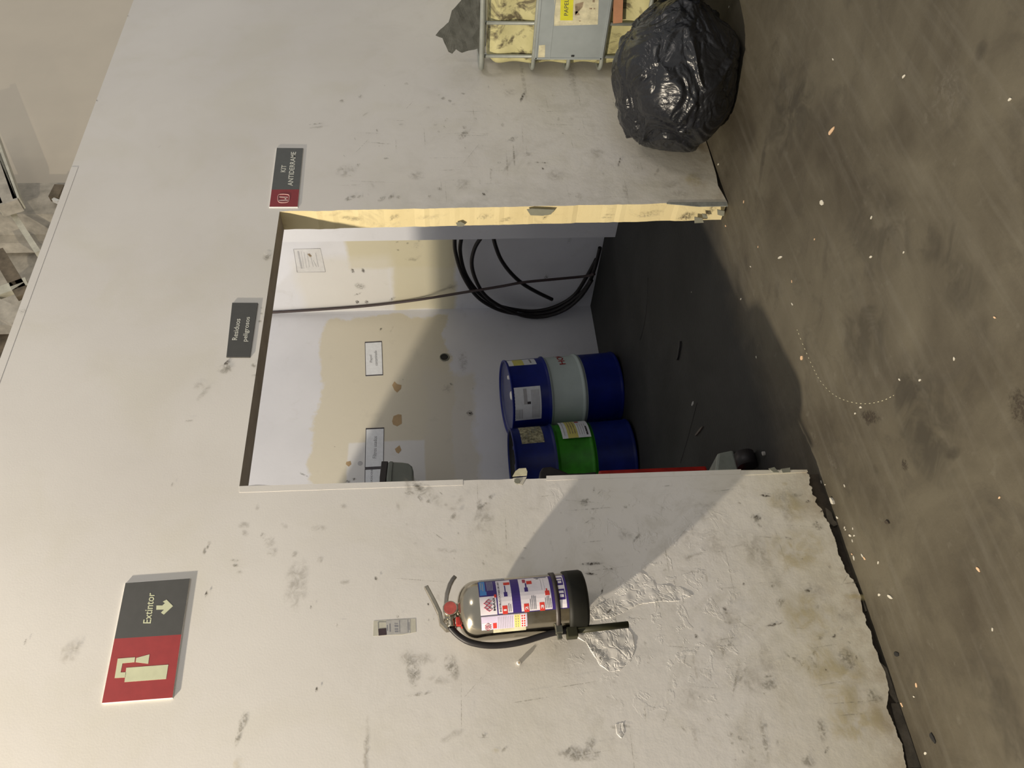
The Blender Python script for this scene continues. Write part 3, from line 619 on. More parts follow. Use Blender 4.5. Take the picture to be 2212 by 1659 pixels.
# --- residuos sign
s2 = thing('wall_sign', 'small plain grey sign reading Residuos peligrosos over the doorway', 'sign', P(523, 715))
CR = lambda pts: crop(pts, 460, 620, 8.294)
q = MB(); q.prism(px(s2, CR([(350, 295), (808, 297), (665, 1270), (245, 1268)])), NY, 0.005); q.build('board', M_signgrey, s2)
text_on('lettering', 'Residuos', P(512.9, 736.4), P(520.5, 690.5), P(501.8, 736.4), M_print, s2, NY, 0.0056)
text_on('lettering', 'peligrosos', P(537.0, 739.6), P(543.6, 686.6), P(524.0, 739.6), M_print, s2, NY, 0.0056)
# --- kit sign
s3 = thing('wall_sign', 'grey sign with dark red left end and square car-maker emblem, right above the doorway corner', 'sign', P(620, 385))
CR = lambda pts: crop(pts, 560, 300, 9.756)
q = MB(); q.prism(px(s3, CR([(368, 195), (930, 205), (815, 1455), (212, 1455)])), NY, 0.004); q.build('board', M_white, s3)
q = MB(); q.prism(px(s3, CR([(375, 205), (928, 210), (846, 1080), (265, 1085)]), 0.004), NY, 0.0005); q.build('grey_panel', M_signgrey2, s3)
q = MB(); q.prism(px(s3, CR([(265, 1085), (846, 1080), (812, 1442), (220, 1442)]), 0.004), NY, 0.0005); q.build('red_panel', M_signdarkred, s3)
text_on('lettering', 'KIT', P(616.9, 373.6), P(619.4, 358.4), P(606.3, 373.6), M_print, s3, NY, 0.0052, 0.015)
text_on('lettering', 'ANTIDERRAME', P(632.8, 403.2), P(640, 330.0), P(621.6, 403.2), M_print, s3, NY, 0.0052, 0.015)
em = CR([(398, 1270), (405, 1215), (435, 1187), (520, 1183), (600, 1190), (635, 1210), (640, 1250), (630, 1320), (600, 1350), (520, 1362), (440, 1358), (405, 1330)])
ring = spline([P(x, y)+Vector((0, -.0052, 0))-s3.location for x, y in em], 4, True)
q = MB(); q.tube(ring, 0.0016, 6, closed=True)
for pts in ([(425, 1228), (607, 1238), (605, 1262), (425, 1252)], [(413, 1305), (605, 1298), (608, 1322), (416, 1329)], [(542, 1250), (574, 1252), (572, 1304), (540, 1306)]):
    q.prism(px(s3, CR(pts), 0.0045), NY, 0.0006)
q.build('emblem', simple('emblem_pink', (0.72, 0.48, 0.45), 0.5, 0, 0.04, 30), s3)

# --- barcode sticker
s4 = thing('barcode_sticker', 'small worn inspection sticker with a barcode on the wall above the extinguisher', 'sticker', P(852, 1356))
CR = lambda pts: crop(pts, 780, 1300, 13.825)
q = MB(); q.prism(px(s4, CR([(370, 580), (400, 570), (1130, 525), (1610, 498), (1628, 510), (1640, 905), (1350, 960), (1220, 985), (760, 1000), (360, 1025)])), NY, 0.0006); q.build('clear_film', simple('film_beige', (0.55, 0.53, 0.44), 0.4, 0, 0.06, 40), s4)
q = MB(); q.prism(px(s4, CR([(745, 560), (1470, 520), (1475, 940), (760, 995)]), 0.0006), NY, 0.0003); q.build('printed_field', simple('film_grey', (0.47, 0.46, 0.44), 0.4, 0, 0.08, 60), s4)
q = MB(); q.prism(px(s4, CR([(512, 810), (750, 790), (765, 990), (525, 1015)]), 0.0006), NY, 0.0006); q.build('dark_square', simple('print_dark', (0.05, 0.03, 0.035), 0.5, 0, 0.1, 60), s4)
q = MB()
for (a_, b_, y0, y1) in ((990, 1090, 645, 665), (995, 1095, 700, 760), (1000, 1100, 800, 845), (1005, 1105, 870, 915), (1135, 1150, 560, 920), (1385, 1400, 540, 920), (1420, 1432, 610, 850), (765, 790, 700, 870), (840, 875, 660, 900), (500, 512, 610, 800), (512, 740, 600, 612)):
    q.prism(px(s4, CR([(a_, y0), (b_, y0), (b_+8, y1), (a_+8, y1)]), 0.0009), NY, 0.0003)
q.build('barcode', M_inkg, s4)['kind'] = 'stuff'

# --- wall anchor stub
c = P(1121, 1432); t_ = thing('wall_plug', 'small white broken wall plug sticking out left of the extinguisher', 'plug', c)
q = MB(); q.tube([(0, 0, 0), (-.001, -.006, .001), (-.002, -.011, 0)], [0.007, 0.007, 0.006], 10); q.build('plug_body', M_white, t_)
q = MB(); q.tube([(-.002, -.011, 0), (-.0022, -.012, 0)], 0.003, 8); q.build('plug_hole', M_chip, t_)
# --- hanging tape scrap at the left jamb
t_ = thing('tape_scrap', 'curled beige tape scrap hanging off the left door edge', 'tape', P(1125, 1024))
q = MB(); q.prism(px(t_, [(1107, 1030), (1113, 1019), (1121, 1013), (1136, 1012), (1139, 1020), (1138, 1028)], 0.002), (0.1, -1, 0), 0.0015); q.build('tape_flap', M_oldlab, t_)
q = MB(); q.prism(px(t_, [(1108, 1033), (1138, 1030), (1128, 1048), (1115, 1044)], 0.0006), NY, 0.001); q.build('tape_tail', M_flake, t_)
q = MB(); c = P(1117, 1040)-t_.location; q.tube([c+Vector((0, -.001, 0)), c+Vector((0, -.004, 0))], 0.011, 8); q.build('screw', M_chipd, t_)

# ------------------------------------------------------------------ fire extinguisher
EX = Vector((0.852, -0.112, 0.979)); R = 0.091
ex = thing('fire_extinguisher', 'polished steel fire extinguisher with printed label, hung on the white wall', 'fire extinguisher', EX, rot=(0, rad(-2.0), 0))
prof = [(0.0, 0.012), (R*0.8, 0.012), (R*0.97, 0.02), (R, 0.035), (R, 0.334)]
for i in range(1, 13):
    a_ = i/12*pi/2; prof.append((R*(0.30+0.70*cos(a_)), 0.334+0.060*sin(a_)))
q = MB(); q.lathe(prof, 64); q.build('cylinder', M_steel, ex)
q = MB(); q.lathe([(R*0.32, 0.391), (R*0.30, 0.397), (0.020, 0.399), (0.019, 0.412), (0.0, 0.412)], 32); q.build('neck_collar', M_brass, ex)
v = MB(); v.box(-0.024, 0.020, -0.020, 0.020, 0.399, 0.439); v.tube([(0.0, -.01, 0.417), (-0.050, -.016, 0.417)], 0.0125, 12)
vo = v.build('valve_block', M_brass, ex, 0.003)
g = MB(); g.tube([(0.006, -0.020, 0.417), (0.006, -0.030, 0.417)], 0.0225, 24); go = g.build('pressure_gauge', M_brass, vo)
q = MB(); q.tube([(0.006, -0.0301, 0.417), (0.006, -0.032, 0.417)], 0.0195, 24); q.build('gauge_face', M_gauge, ex)
def bar(pts, w, th):                                # flat lever along pts (x,z), wide in y
    m_ = MB(); n = len(pts); vs = []
    for i, (x, z) in enumerate(pts):
        a_ = Vector(pts[min(i+1, n-1)])-Vector(pts[max(i-1, 0)]); a_.normalize(); nx, nz = -a_.y*th/2, a_.x*th/2; ww = w[i] if isinstance(w, list) else w
        vs += [(x+nx, -ww/2, z+nz), (x+nx, ww/2, z+nz), (x-nx, ww/2, z-nz), (x-nx, -ww/2, z-nz)]
    fs = [(0, 3, 2, 1), tuple(4*(n-1)+j for j in range(4))]
    for i in range(n-1):
        for j in range(4): fs.append((4*i+j, 4*i+(j+1) % 4, 4*(i+1)+(j+1) % 4, 4*(i+1)+j))
    m_.add(vs, fs); return m_
bar([(-0.046, 0.400), (-0.048, 0.432), (-0.030, 0.446), (0.000, 0.450), (0.035, 0.463), (0.072, 0.479), (0.093, 0.488)], [.028, .030, .028, .024, .020, .016, .012], 0.014).build('operating_lever', M_brass, ex, 0.002)
bar([(0.004, 0.425), (0.030, 0.429), (0.060, 0.424), (0.090, 0.413), (0.108, 0.402), (0.118, 0.393)], [.024, .024, .021, .018, .013, .008], 0.013).build('carrying_handle', M_lever, ex, 0.002)
q = MB(); q.box(-0.050, -0.022, -0.028, -0.010, 0.383, 0.402); q.box(-0.058, -0.040, -0.026, -0.012, 0.376, 0.388); q.build('safety_seal', M_tag, ex, 0.003)
def exl(x, y, Y): p = P(x, y, 1, Y)-EX; return Matrix.Rotation(rad(2.0), 3, 'Y') @ p
hp = [Vector((-0.048, -.016, 0.417)), exl(975, 1357, -.125), exl(992, 1374, -.12), exl(1015, 1387, -.12), exl(1050, 1394, -.12), exl(1090, 1393, -.12), exl(1130, 1386, -.125), exl(1170, 1374, -.13), exl(1200, 1366, -.132), exl(1230, 1362, -.132)]
q = MB(); q.tube(spline(hp, 8), 0.0098, 14); q.build('discharge_hose', M_rubber, ex)
q = MB(); q.tube([exl(968, 1341, -.126), exl(978, 1345, -.126)], 0.0125, 12); q.build('hose_ferrule', M_brass, ex)
q = MB(); q.tube([exl(1222, 1364, -.132), exl(1240, 1362, -.132)], 0.012, 12); q.tube([exl(1240, 1361.5, -.132), exl(1357, 1349, -.132)], 0.0105, 14); q.build('nozzle_tube', M_olive, ex)
q = MB(); q.lathe([(R-.004, 0.058), (R+.005, 0.058), (R+.006, 0.045), (R+.006, 0.006), (R+.002, -0.002), (R*.9, -0.006), (0, -0.006)], 64); q.build('base_boot', M_boot, ex)
q = MB(); q.lathe([(R+.001, 0.086), (R+.0045, 0.086), (R+.0045, 0.100), (R+.001, 0.100)], 64); so = q.build('strap', M_strap, ex)
q = MB(); q.box(-R-.014, -R+.016, -.045, -.018, 0.082, 0.104); q.box(-R-.030, -R-.006, -.034, -.022, 0.086, 0.100); q.build('buckle', M_buckle, so, 0.002)
q = MB(); q.box(-R-.028, -R+.004, -.036, -.004, 0.036, 0.070); q.build('hose_clip', M_olive, ex, 0.003)
q = MB(); q.box(-.03, .03, R-.002, -EX.y, 0.02, 0.30); q.build('wall_bracket', M_buckle, ex)
# label: angle 0 faces -Y, positive turns towards +X.  the camera sees it from the left (-X)
def ang(x, y):                                       # angle on the cylinder under a picture point (upright axis)
    c = Matrix.Rotation(rad(2.0), 3, 'Y') @ (CAM-EX); d = Matrix.Rotation(rad(2.0), 3, 'Y') @ ray(x, y)
    A = d.x**2+d.y**2; B = 2*(c.x*d.x+c.y*d.y); D = c.x**2+c.y**2-(R+.001)**2; disc = max(B*B-4*A*D, 0)
    t = (-B-math.sqrt(disc))/(2*A); p = c+d*t; return math.atan2(p.x, -p.y), p.z
def cpx(x, y): return ang(980+x/6.9125, 1220+y/6.9125)
A0, Zt = cpx(400, 770); A1, _z = cpx(560, 245); Zb = cpx(1740, 600)[1]; Zt = cpx(385, 520)[1]
lb = MB(); lb.patch(R+.0002, A0, A1, Zb, Zt); lo = lb.build('instruction_label', M_navy, ex)
W_ = A1-A0; H_ = Zt-Zb
def lp(name, u0, u1, v0, v1, mat, lift=1, par=lo, skew=0.0):    # u along the label, v from top down
    q_ = MB(); q_.patch(R+.0002+.0004*lift, A0+W_*u0, A0+W_*u1, Zt-H_*v1, Zt-H_*v0, 0.0004, 10, 0, skew); return q_.build(name, mat, par)
def lt(s, u0, u1, v0, v1, mat, lift=2, bold=0.01, par=lo):
    return text_cyl('lettering', s, R+.0002+.0004*lift, A0+W_*u0, A0+W_*u1, Zt-H_*v1, Zt-H_*v0, mat, par, bold, 0.0006)
lp('logo_field', 0.01, 0.46, 0.00, 0.185, M_lab); lp('blue_field', 0.55, 1.0, 0.01, 0.075, M_sky); lp('blue_field', 0.50, 0.60, 0.01, 0.085, M_sky)
lp('red_line', 0.42, 0.50, 0.165, 0.190, M_red, 2)
lp('step_field', 0.02, 0.97, 0.20, 0.36, M_lab); lp('step_field', 0.02, 0.97, 0.455, 0.80, M_lab); lp('step_field', 0.02, 0.97, 0.84, 0.965, M_lab)
lt('MASI', 0.10, 0.40, 0.145, 0.168, M_ink, 2, 0.03)
for i, (u, v_) in enumerate(((0.10, 0.10), (0.20, 0.10), (0.30, 0.10), (0.15, 0.075), (0.25, 0.075))):
    a_c = A0+W_*(u+0.04); z_c = Zt-H_*v_; rr = R+.0012; q = MB()
    for s_ in (1.0, ):
        pts = [(0.040, 0), (0, 0.009), (-0.040, 0), (0, -0.009)]
        loop = [Vector((rr*sin(a_c+W_*p_[0]*s_), -rr*cos(a_c+W_*p_[0]*s_), z_c+p_[1]*s_)) for p_ in pts]
        q.tube(loop, 0.0016, 5, closed=True)
    q.build('diamond_logo', M_logo, lo)
lt('INSTRUCCIONES DE USO', 0.06, 0.90, 0.213, 0.232, M_ink, 2, 0.015)
for n_, v_ in (('1', 0.245), ('2', 0.485), ('3', 0.66)):
    lp('number_tab', 0.0, 0.20, v_, v_+0.055, M_red, 2); lt(n_, 0.075 if n_ == '1' else 0.05, 0.115 if n_ == '1' else 0.14, v_+0.012, v_+0.045, M_lab, 3, 0.0 if n_ == '1' else 0.03)
for u0, u1, v_ in ((.05, .24, .312), (.05, .22, .332), (.05, .30, .555), (.05, .38, .575), (.05, .38, .595), (.05, .36, .612), (.05, .30, .725), (.05, .33, .745), (.05, .34, .762), (.05, .28, .780)):
    lp('small_print', u0, u1, v_, v_+0.008, M_inkg, 2)
for v_ in (.095, .11, .125, .14, .155): lp('small_print', 0.62, 0.96, v_, v_+.005, M_inkf, 2)
for u0, u1, v_ in ((.66, .95, .025), (.62, .90, .045)): lp('small_print', u0, u1, v_, v_+.008, M_inkf, 2)
# pictograms: small extinguishers, a figure, a flame
lp('pictogram_bottle', 0.76, 0.86, 0.285, 0.355, M_red, 2); lp('pictogram_hand', 0.42, 0.54, 0.275, 0.315, M_navy, 2); lp('pictogram_hand', 0.54, 0.74, 0.288, 0.300, M_navy, 2)
lp('pictogram_bottle', 0.72, 0.84, 0.545, 0.605, M_red, 2); lp('pictogram_hand', 0.78, 0.92, 0.500, 0.535, M_logo, 2); lp('pictogram_hand', 0.50, 0.62, 0.510, 0.550, M_navy, 2); lp('pictogram_hand', 0.62, 0.76, 0.525, 0.540, M_navy, 2)
lp('pictogram_figure', 0.93, 0.965, 0.64, 0.78, M_inkg, 2); lp('pictogram_figure', 0.88, 0.97, 0.66, 0.69, M_inkg, 2); lp('pictogram_flame', 0.36, 0.48, 0.735, 0.785, M_red, 2); lp('pictogram_flame', 0.40, 0.54, 0.750, 0.765, M_red, 2); lp('pictogram_line', 0.50, 0.90, 0.705, 0.708, M_inkg, 2); lp('pictogram_line', 0.50, 0.86, 0.735, 0.738, M_inkf, 2)
for u0 in (0.22, 0.60):
    lp('symbol_square', u0, u0+.27, 0.875, 0.955, M_navy, 2); lp('symbol', u0+.06, u0+.13, 0.900, 0.940, M_lab, 3); lp('symbol', u0+.16, u0+.22, 0.890, 0.945, M_lab, 3)
# service label to the left
B1, _ = cpx(415, 778); B0, _ = cpx(415, 985); Z1 = cpx(415, 880)[1]; Z0 = cpx(1100, 870)[1]
q = MB(); q.patch(R+.0002, B0, B1-.01, Z0, Z1); l2 = q.build('service_label', M_pinkp, ex)
def lp2(name, u0, u1, v0, v1, mat, lift=1):
    q_ = MB(); q_.patch(R+.0002+.0004*lift, B0+(B1-B0)*u0, B0+(B1-B0)*u1, Z1-(Z1-Z0)*v1, Z1-(Z1-Z0)*v0, 0.0004, 6); return q_.build(name, mat, l2)
lp2('border', 0.0, 0.96, 0.0, 1.0, M_navy, 0.3); lp2('paper_field', 0.02, 0.94, 0.01, 0.985, M_pinkp, 1); lp2('logo_field', 0.02, 0.55, 0.01, 0.22, M_lab, 2); lp2('yellow_field', 0.02, 0.94, 0.72, 0.85, M_pyel, 2); lp2('grid_field', 0.02, 0.94, 0.86, 0.97, M_lab, 2)
lp2('red_field', 0.10, 0.50, 0.25, 0.33, M_red, 2)
for i in range(5):
    for j in range(2): lp2('grid_cell', .05+i*.18, .05+i*.18+.11, .875+j*.05, .875+j*.05+.03, M_red, 3); lp2('grid_cell', .05+i*.18, .05+i*.18+.10, .745+j*.05, .745+j*.05+.012, M_inkg, 3)
for i in range(9): lp2('small_print', .05, .88, .36+i*.038, .36+i*.038+.010, M_inkf, 2)
for i in range(3):
    a_c = B0+(B1-B0)*(0.14+.12*i); z_c = Z1-(Z1-Z0)*.14; q = MB(); rr = R+.0014
    q.tube([Vector((rr*sin(a_c+da), -rr*cos(a_c+da), z_c+dz)) for da, dz in ((.07, 0), (0, .009), (-.07, 0), (0, -.009))], 0.0013, 5, closed=True); q.build('diamond_logo', M_logo, l2)
# yellow paper tag behind it, clear strip on the right flank, pressure mark on the shoulder
q = MB(); q.patch(R+.0001, B0-.16, B0+.02, Z0+.004, Z1-.035, .0003); q.build('side_tag', M_oldlab, ex)
q = MB(); q.patch(R+.0002, A1+.05, A1+.28, Zt-.085, Zt-.005, .0004); sl = q.build('side_label', simple('silver_label', (.5, .5, .5), .4, 0, .05, 40), ex)
for i in range(16): q = MB(); q.patch(R+.0006, A1+.08, A1+.25, Zt-.082+i*.0048, Zt-.080+i*.0048, .0003, 4); q.build('small_print', M_inkg, sl)

# ================================================================== RIGHT: TOTE, BAGS
TX = 3.83
tote = thing('bulk_container', 'yellowed caged bulk liquid container with grey plate beside the black bags', 'container', (TX, -0.03, 0))
def tl(x, y, z): return Vector((x, y, z))-tote.location
# tank with grooves
tk = MB(); n_ = 40; zs = [0.16+0.94*i/60 for i in range(61)]
def rrect(x0, x1, y0, y1, r, z, k=8):
    out = []
    for cx, cy, a0 in ((x1-r, y1-r, 0), (x0+r, y1-r, 90), (x0+r, y0+r, 180), (x1-r, y0+r, 270)):
        for i in range(k+1): a_ = rad(a0+90*i/k); out.append((cx+r*cos(a_), cy+r*sin(a_), z))
    return out
ringv = []
for z in zs:
    g_ = 0.012*(0.5+0.5*cos(z*2*pi/0.19)); e_ = 0.03*max(0, (z-1.04)/0.06)**2
    ringv += [tl(*p_) for p_ in rrect(TX+0.022+g_+e_, TX+1.16-g_-e_, -0.99+g_+e_, -0.045-g_*.3-e_, 0.045, z)]
kk = 36; fs = [(i*kk+j, i*kk+(j+1) % kk, (i+1)*kk+(j+1) % kk, (i+1)*kk+j) for i in range(len(zs)-1) for j in range(kk)]
fs += [tuple(range(kk))[::-1], tuple((len(zs)-1)*kk+j for j in range(kk))]
tk.add(ringv, fs, 0, True); tk.build('tank', M_tank, tote)
q = MB(); q.lathe([(0.10, 1.09), (0.10, 1.115), (0.09, 1.12), (0, 1.12)], 32, 0, (0.6, -0.5)); q.build('filler_cap', M_boot, tote)
for i, z in enumerate((1.133, 0.855, 0.665, 0.485, 0.275)):
    rr_ = [tl(*p_) for p_ in rrect(TX-0.004, TX+1.18, -1.02, -0.026, 0.06, z)]
    q = MB(); q.tube(rr_, 0.0145 if i == 0 else 0.0115, 10, closed=True); q.build('cage_hoop', M_cage, tote)
for y in (-0.112, -0.298, -0.47, -0.66, -0.85):
    q = MB(); q.tube([tl(TX+.012, y, 0.13), tl(TX+.012, y, 1.13)], 0.0095, 8); q.build('cage_upright', M_cage, tote)
for x in (0.15, 0.34, 0.53, 0.72, 0.91, 1.08):
    for y in (-1.012, -0.034):
        q = MB(); q.tube([tl(TX+x, y, 0.13), tl(TX+x, y, 1.13)], 0.0095, 8); q.build('cage_upright', M_cage, tote)
q = MB()
for y in (-0.97, -0.52, -0.09): q.box(TX-tote.location.x, 1.17, y-.05+.03, y+.05+.03, 0.0, 0.11)
q.box(0, 1.17, -0.99, -0.0, 0.11, 0.14); q.build('pallet_base', M_cage, tote)
CR = lambda pts: crop(pts, 1030, 0, 7.373)
tp = lambda pts, off=0.0: px(tote, CR(pts), off, 0, TX-0.016, (-1, 0, 0))
yb = P(1330, -140, 0, TX).y
q = MB(); q.prism([tl(TX-.016, -0.116, 0.853), tl(TX-.016, -0.74, 0.853), tl(TX-.016, -0.74, 0.487), tl(TX-.016, -0.116, 0.487)], (-1, 0, 0), 0.003)
po = q.build('name_plate', M_plate, tote)
q = MB()
for z_ in (0.848, 0.492): q.box(-.022, -.018, -0.71, -0.086, z_-.006, z_+.006)
q.box(-.022, -.018, -0.094, -0.084, 0.492, 0.848); q.box(-.0205, -.0185, -0.71, -0.094, 0.770, 0.774)
q.build('plate_rim', M_plate, po)
q = MB(); q.prism(tp([(1240, -250), (1950, -250), (1925, 385), (1230, 405)], 0.0032), (-1, 0, 0), 0.0006); lo2 = q.build('old_label', M_oldlab, po)
q = MB(); q.prism(tp([(1340, -200), (1545, -200), (1525, 318), (1325, 316)], 0.0039), (-1, 0, 0), 0.0005); q.build('lime_strip', M_yel2, po)
b0, b1, t0 = (P(*CR([c_])[0], 0, TX-0.0205) for c_ in ((1452, 248), (1462, -14), (1388, 248)))
text_on('lettering', 'PAPEL', b0, b1, t0, M_signgrey, None, (-1, 0, 0), 0.0008, 0.0); _t = bpy.data.objects['lettering.%03d' % 0] if 'lettering.000' in bpy.data.objects else None
_t = [o for o in bpy.data.objects if o.name.startswith('lettering') and o.parent is None][0]; _t.data.transform(Matrix.Translation(-tote.location)); _t.parent = po
q = MB()
for pts in ([(1560, 60), (1700, 20), (1680, 110), (1570, 230)], [(1550, 180), (1600, 170), (1640, 230), (1560, 240)], [(1790, 118), (1835, 118), (1835, 142), (1790, 142)], [(1858, 118), (1885, 118), (1885, 142), (1858, 142)], [(1840, -40), (1880, -40), (1875, 30), (1842, 30)], [(1620, 320), (1660, 320), (1650, 335), (1630, 335)]):
    q.prism(tp(pts, 0.0039), (-1, 0, 0), 0.0004)
q.build('label_stain', M_stain, po)
q = MB(); q.prism(tp([(990, 715), (1088, 710), (1082, 905), (972, 908)], 0.0032), (-1, 0, 0), 0.0006); q.build('tape_piece', M_oldlab, po)
q = MB(); q.prism(tp([(1500, 868), (1548, 868), (1548, 892), (1500, 892)], 0.007), (-1, 0, 0), 0.001); q.build('bolt_hole', M_dust, po)
q = MB(); q.prism([tl(*(P(x, y, 0, TX-.0))) for x, y in [(1326, -60), (1348, -60), (1344, 48), (1324, 50)]], (-1, 0, 0), 0.004); q.build('card_scrap', M_card, tote)

# torn grey felt on top
fo = P(1000, 60, 0, 3.95)
pts = crop([(65, 232), (100, 215), (150, 150), (190, 85), (172, 65), (230, 10), (265, -30), (400, -60), (400, 300), (352, 372), (335, 290), (290, 345), (240, 358), (200, 330), (180, 318), (175, 367), (150, 350), (135, 300), (110, 255)], 920, 0, 3.072)
bmf = bmesh.new(); vs = [bmf.verts.new(P(x, y, 0, 3.95)-fo) for x, y in pts]; f_ = bmf.faces.new(vs)
bmesh.ops.triangulate(bmf, faces=[f_])
for _ in range(3): bmesh.ops.subdivide_edges(bmf, edges=bmf.edges[:], cuts=1, use_grid_fill=True)
for v_ in bmf.verts: v_.co.x += 0.02*noise.noise(v_.co*9)+0.010*noise.noise(v_.co*25)
ret = bmesh.ops.extrude_face_region(bmf, geom=bmf.faces[:])
for v_ in [g_ for g_ in ret['geom'] if isinstance(g_, bmesh.types.BMVert)]: v_.co.x += 0.005
bmesh.ops.recalc_face_normals(bmf, faces=bmf.faces)
me = bpy.data.meshes.new('torn_felt'); bmf.to_mesh(me); bmf.free()
o = link('torn_felt_sheet', me, M_rag); o.location = fo; tag(o, 'torn dark grey felt sheet with ragged points standing on top of the caged container', 'sheet')

# black bags
def bag(name, label, loc, dims, seed, poles):
    rnd = random.Random(seed); bmb = bmesh.new(); bmesh.ops.create_icosphere(bmb, subdivisions=7, radius=1)
    fr = []
    for (pv, kf, am) in poles:                       # folds gathered towards each pole
        pv = Vector(pv).normalized(); a_ = pv.orthogonal().normalized(); fr.append((pv, a_, pv.cross(a_), kf, am))
    for v_ in bmb.verts:
        d = v_.co.normalized()
        w_ = Vector((noise.noise(d*1.7+Vector((seed, 0, 0))), noise.noise(d*1.7+Vector((0, seed, 3))), noise.noise(d*1.7+Vector((5, 1, seed)))))
        r = 1+0.10*noise.noise(d*1.4+Vector((seed, 9, 2)))
        e = (d+w_*0.55).normalized()
        for pv, a_, b_, kf, am in fr:
            c_ = e.dot(pv); az = math.atan2(e.dot(b_), e.dot(a_))
            x_ = az*kf/pi+1.3*noise.noise(e*2.2+Vector((kf, 0, 0)))
            saw = 1-abs((x_ % 2)-1)*1.0               # sharp crests, long soft flanks
            cr_ = saw**2.6
            fal = max(0.0, min(1, (c_+0.55)/0.8))*min(1, (1-c_)*5)*(0.35+0.65*max(0, noise.noise(e*3.1+Vector((2, kf, 1)))+0.5))
            r += am*cr_*fal
        p_ = e*3.4+w_*0.8
        f1, f2 = noise.voronoi(p_+Vector((seed, seed, 0)))[0][:2]
        r += 0.030*(0.55-f1)                          # crumpled facets
        q_ = 1-abs(noise.noise(e*7.5+w_*2))*2.6
        r += 0.011*max(q_, -0.3)
        r -= 0.035*math.exp(-((f2-f1)/0.05)**2)*0.35
        co = Vector((d.x*dims[0], d.y*dims[1], d.z*dims[2]))*r
        co.z = max(co.z, -dims[2]*0.86+0.010*noise.noise(co*14))
        v_.co = co
    for f_ in bmb.faces: f_.smooth = True
    me = bpy.data.meshes.new(name); bmb.to_mesh(me); bmb.free()
    o = link(name, me, M_bag); zmin = min(v_.co.z for v_ in me.vertices); o.location = (loc[0], loc[1], -zmin+loc[2]+0.002)
    return tag(o, label, 'bag', 'black rubbish bags by the container')
bag('rubbish_bag', 'large crumpled black rubbish bag on the floor in front of the container, nearest the doorway', (3.265, -0.375, 0), (0.335, 0.34, 0.285), 4, [((-0.25, -0.55, 0.75), 7, 0.075), ((0.1, 0.9, 0.5), 5, 0.05)])
bag('rubbish_bag', 'shiny black rubbish bag behind the larger bag, cut by the top edge of the photo', (3.60, -0.93, 0), (0.20, 0.215, 0.25), 11, [((-0.3, 0.5, 0.8), 6, 0.08)])

# ================================================================== INSIDE THE ROOM
def drum(loc, rot, h, blue, bandmat, label, lid=True):
    r = 0.29; t = thing('steel_drum', label, 'drum', loc, rot=rot)
    z1, z2 = h*0.355, h*0.655
    def wob(z): return 0
    def ringp(z): return [(r, z-.022), (r+.004, z-.014), (r+.011, z-.006), (r+.012, z), (r+.011, z+.006), (r+.004, z+.014), (r, z+.022)]
    low = [(0, 0.012), (r-.01, 0.012), (r-.008, 0.0), (r+.004, 0.0), (r+.006, 0.008), (r+.002, 0.018), (r, 0.03)] + [(r, z1-.024)]
    q = MB(); q.lathe(low, 72); q.build('lower_body', blue, t)
    q = MB(); q.lathe([(r, z1-.024)]+ringp(z1)+[(r, z2-.024)]+ringp(z2)[:4], 72); q.build('painted_band', bandmat, t)
    q = MB(); q.lathe(ringp(z2)[3:]+[(r, h-.03), (r+.002, h-.018), (r+.006, h-.008), (r+.004, h), (r-.006, h), (r-.009, h-.012)], 72); q.build('upper_body', blue, t)
    q = MB(); q.lathe([(r-.009, h-.012), (r-.010, h-.020 if lid else h-.06), (r-.04, h-.022 if lid else h-.062), (0, h-.018 if lid else h-.06)], 64)
    lidm = simple('lid_blue', (0.05, 0.06, 0.16), 0.35, 0, 0.15, 6) if lid else M_dust
    lo_ = q.build('lid', lidm, t)
    for (x, y, rr) in ((-.10, -.17, .033), (.05, -.20, .016)):
        q = MB(); q.lathe([(rr, h-.022), (rr, h-.008), (rr*.8, h-.004), (0, h-.004)], 20, 0, (x, y)); q.build('bung', M_white if lid else blue, lo_)
    return t
def dang(t, h, x, y):                                # angle/height on a drum seen at picture point
    M = t.matrix_basis.inverted(); c = M @ CAM; d = M.to_3x3() @ ray(x, y); r = .2905
    A = d.x**2+d.y**2; B = 2*(c.x*d.x+c.y*d.y); D = c.x**2+c.y**2-r*r; s = (-B-math.sqrt(max(B*B-4*A*D, 0)))/(2*A); p = c+d*s
    return math.atan2(p.x, -p.y), p.z
fwd = Vector((_f.x, _f.y, 0)).normalized()
def leanrot(toward, left):                           # lean towards the camera and to the left
    ax1 = Matrix.Rotation(toward, 3, Vector((cos(YAW), -sin(YAW), 0))); ax2 = Matrix.Rotation(left, 3, -fwd)
    return (ax1 @ ax2).to_euler()
d1 = drum((3.555, 2.62, 0.026), leanrot(rad(5.0), rad(3.0)), 0.88, M_blue, M_drumw, 'blue steel drum with a wide pale grey band standing near the back corner')
d2 = drum((2.895, 2.595, 0.014), leanrot(rad(0.6), rad(2.5)), 0.885, M_blue2, M_green, 'dark blue steel drum with a bright green band, half behind the left door edge', lid=False)
def dlab(t, pts4, name, mat, lift=.001, par=None):   # pts4 = picture points: lower-left, lower-right, upper-left (upright sense)
    a0, z0 = dang(t, 0, *pts4[0]); a1, _ = dang(t, 0, *pts4[1]); _, z1 = dang(t, 0, *pts4[2])
    q = MB(); q.patch(.29+lift, a0, a1, min(z0, z1), max(z0, z1), .0008, 12); return q.build(name, mat, par or t), (a0, a1, min(z0, z1), max(z0, z1))
CR1 = lambda x, y: (1060+x/5.53, 740+y/5.53)
o, bx_ = dlab(d1, (CR1(605, 905), CR1(585, 515), CR1(275, 905)), 'paper_label', M_paper)
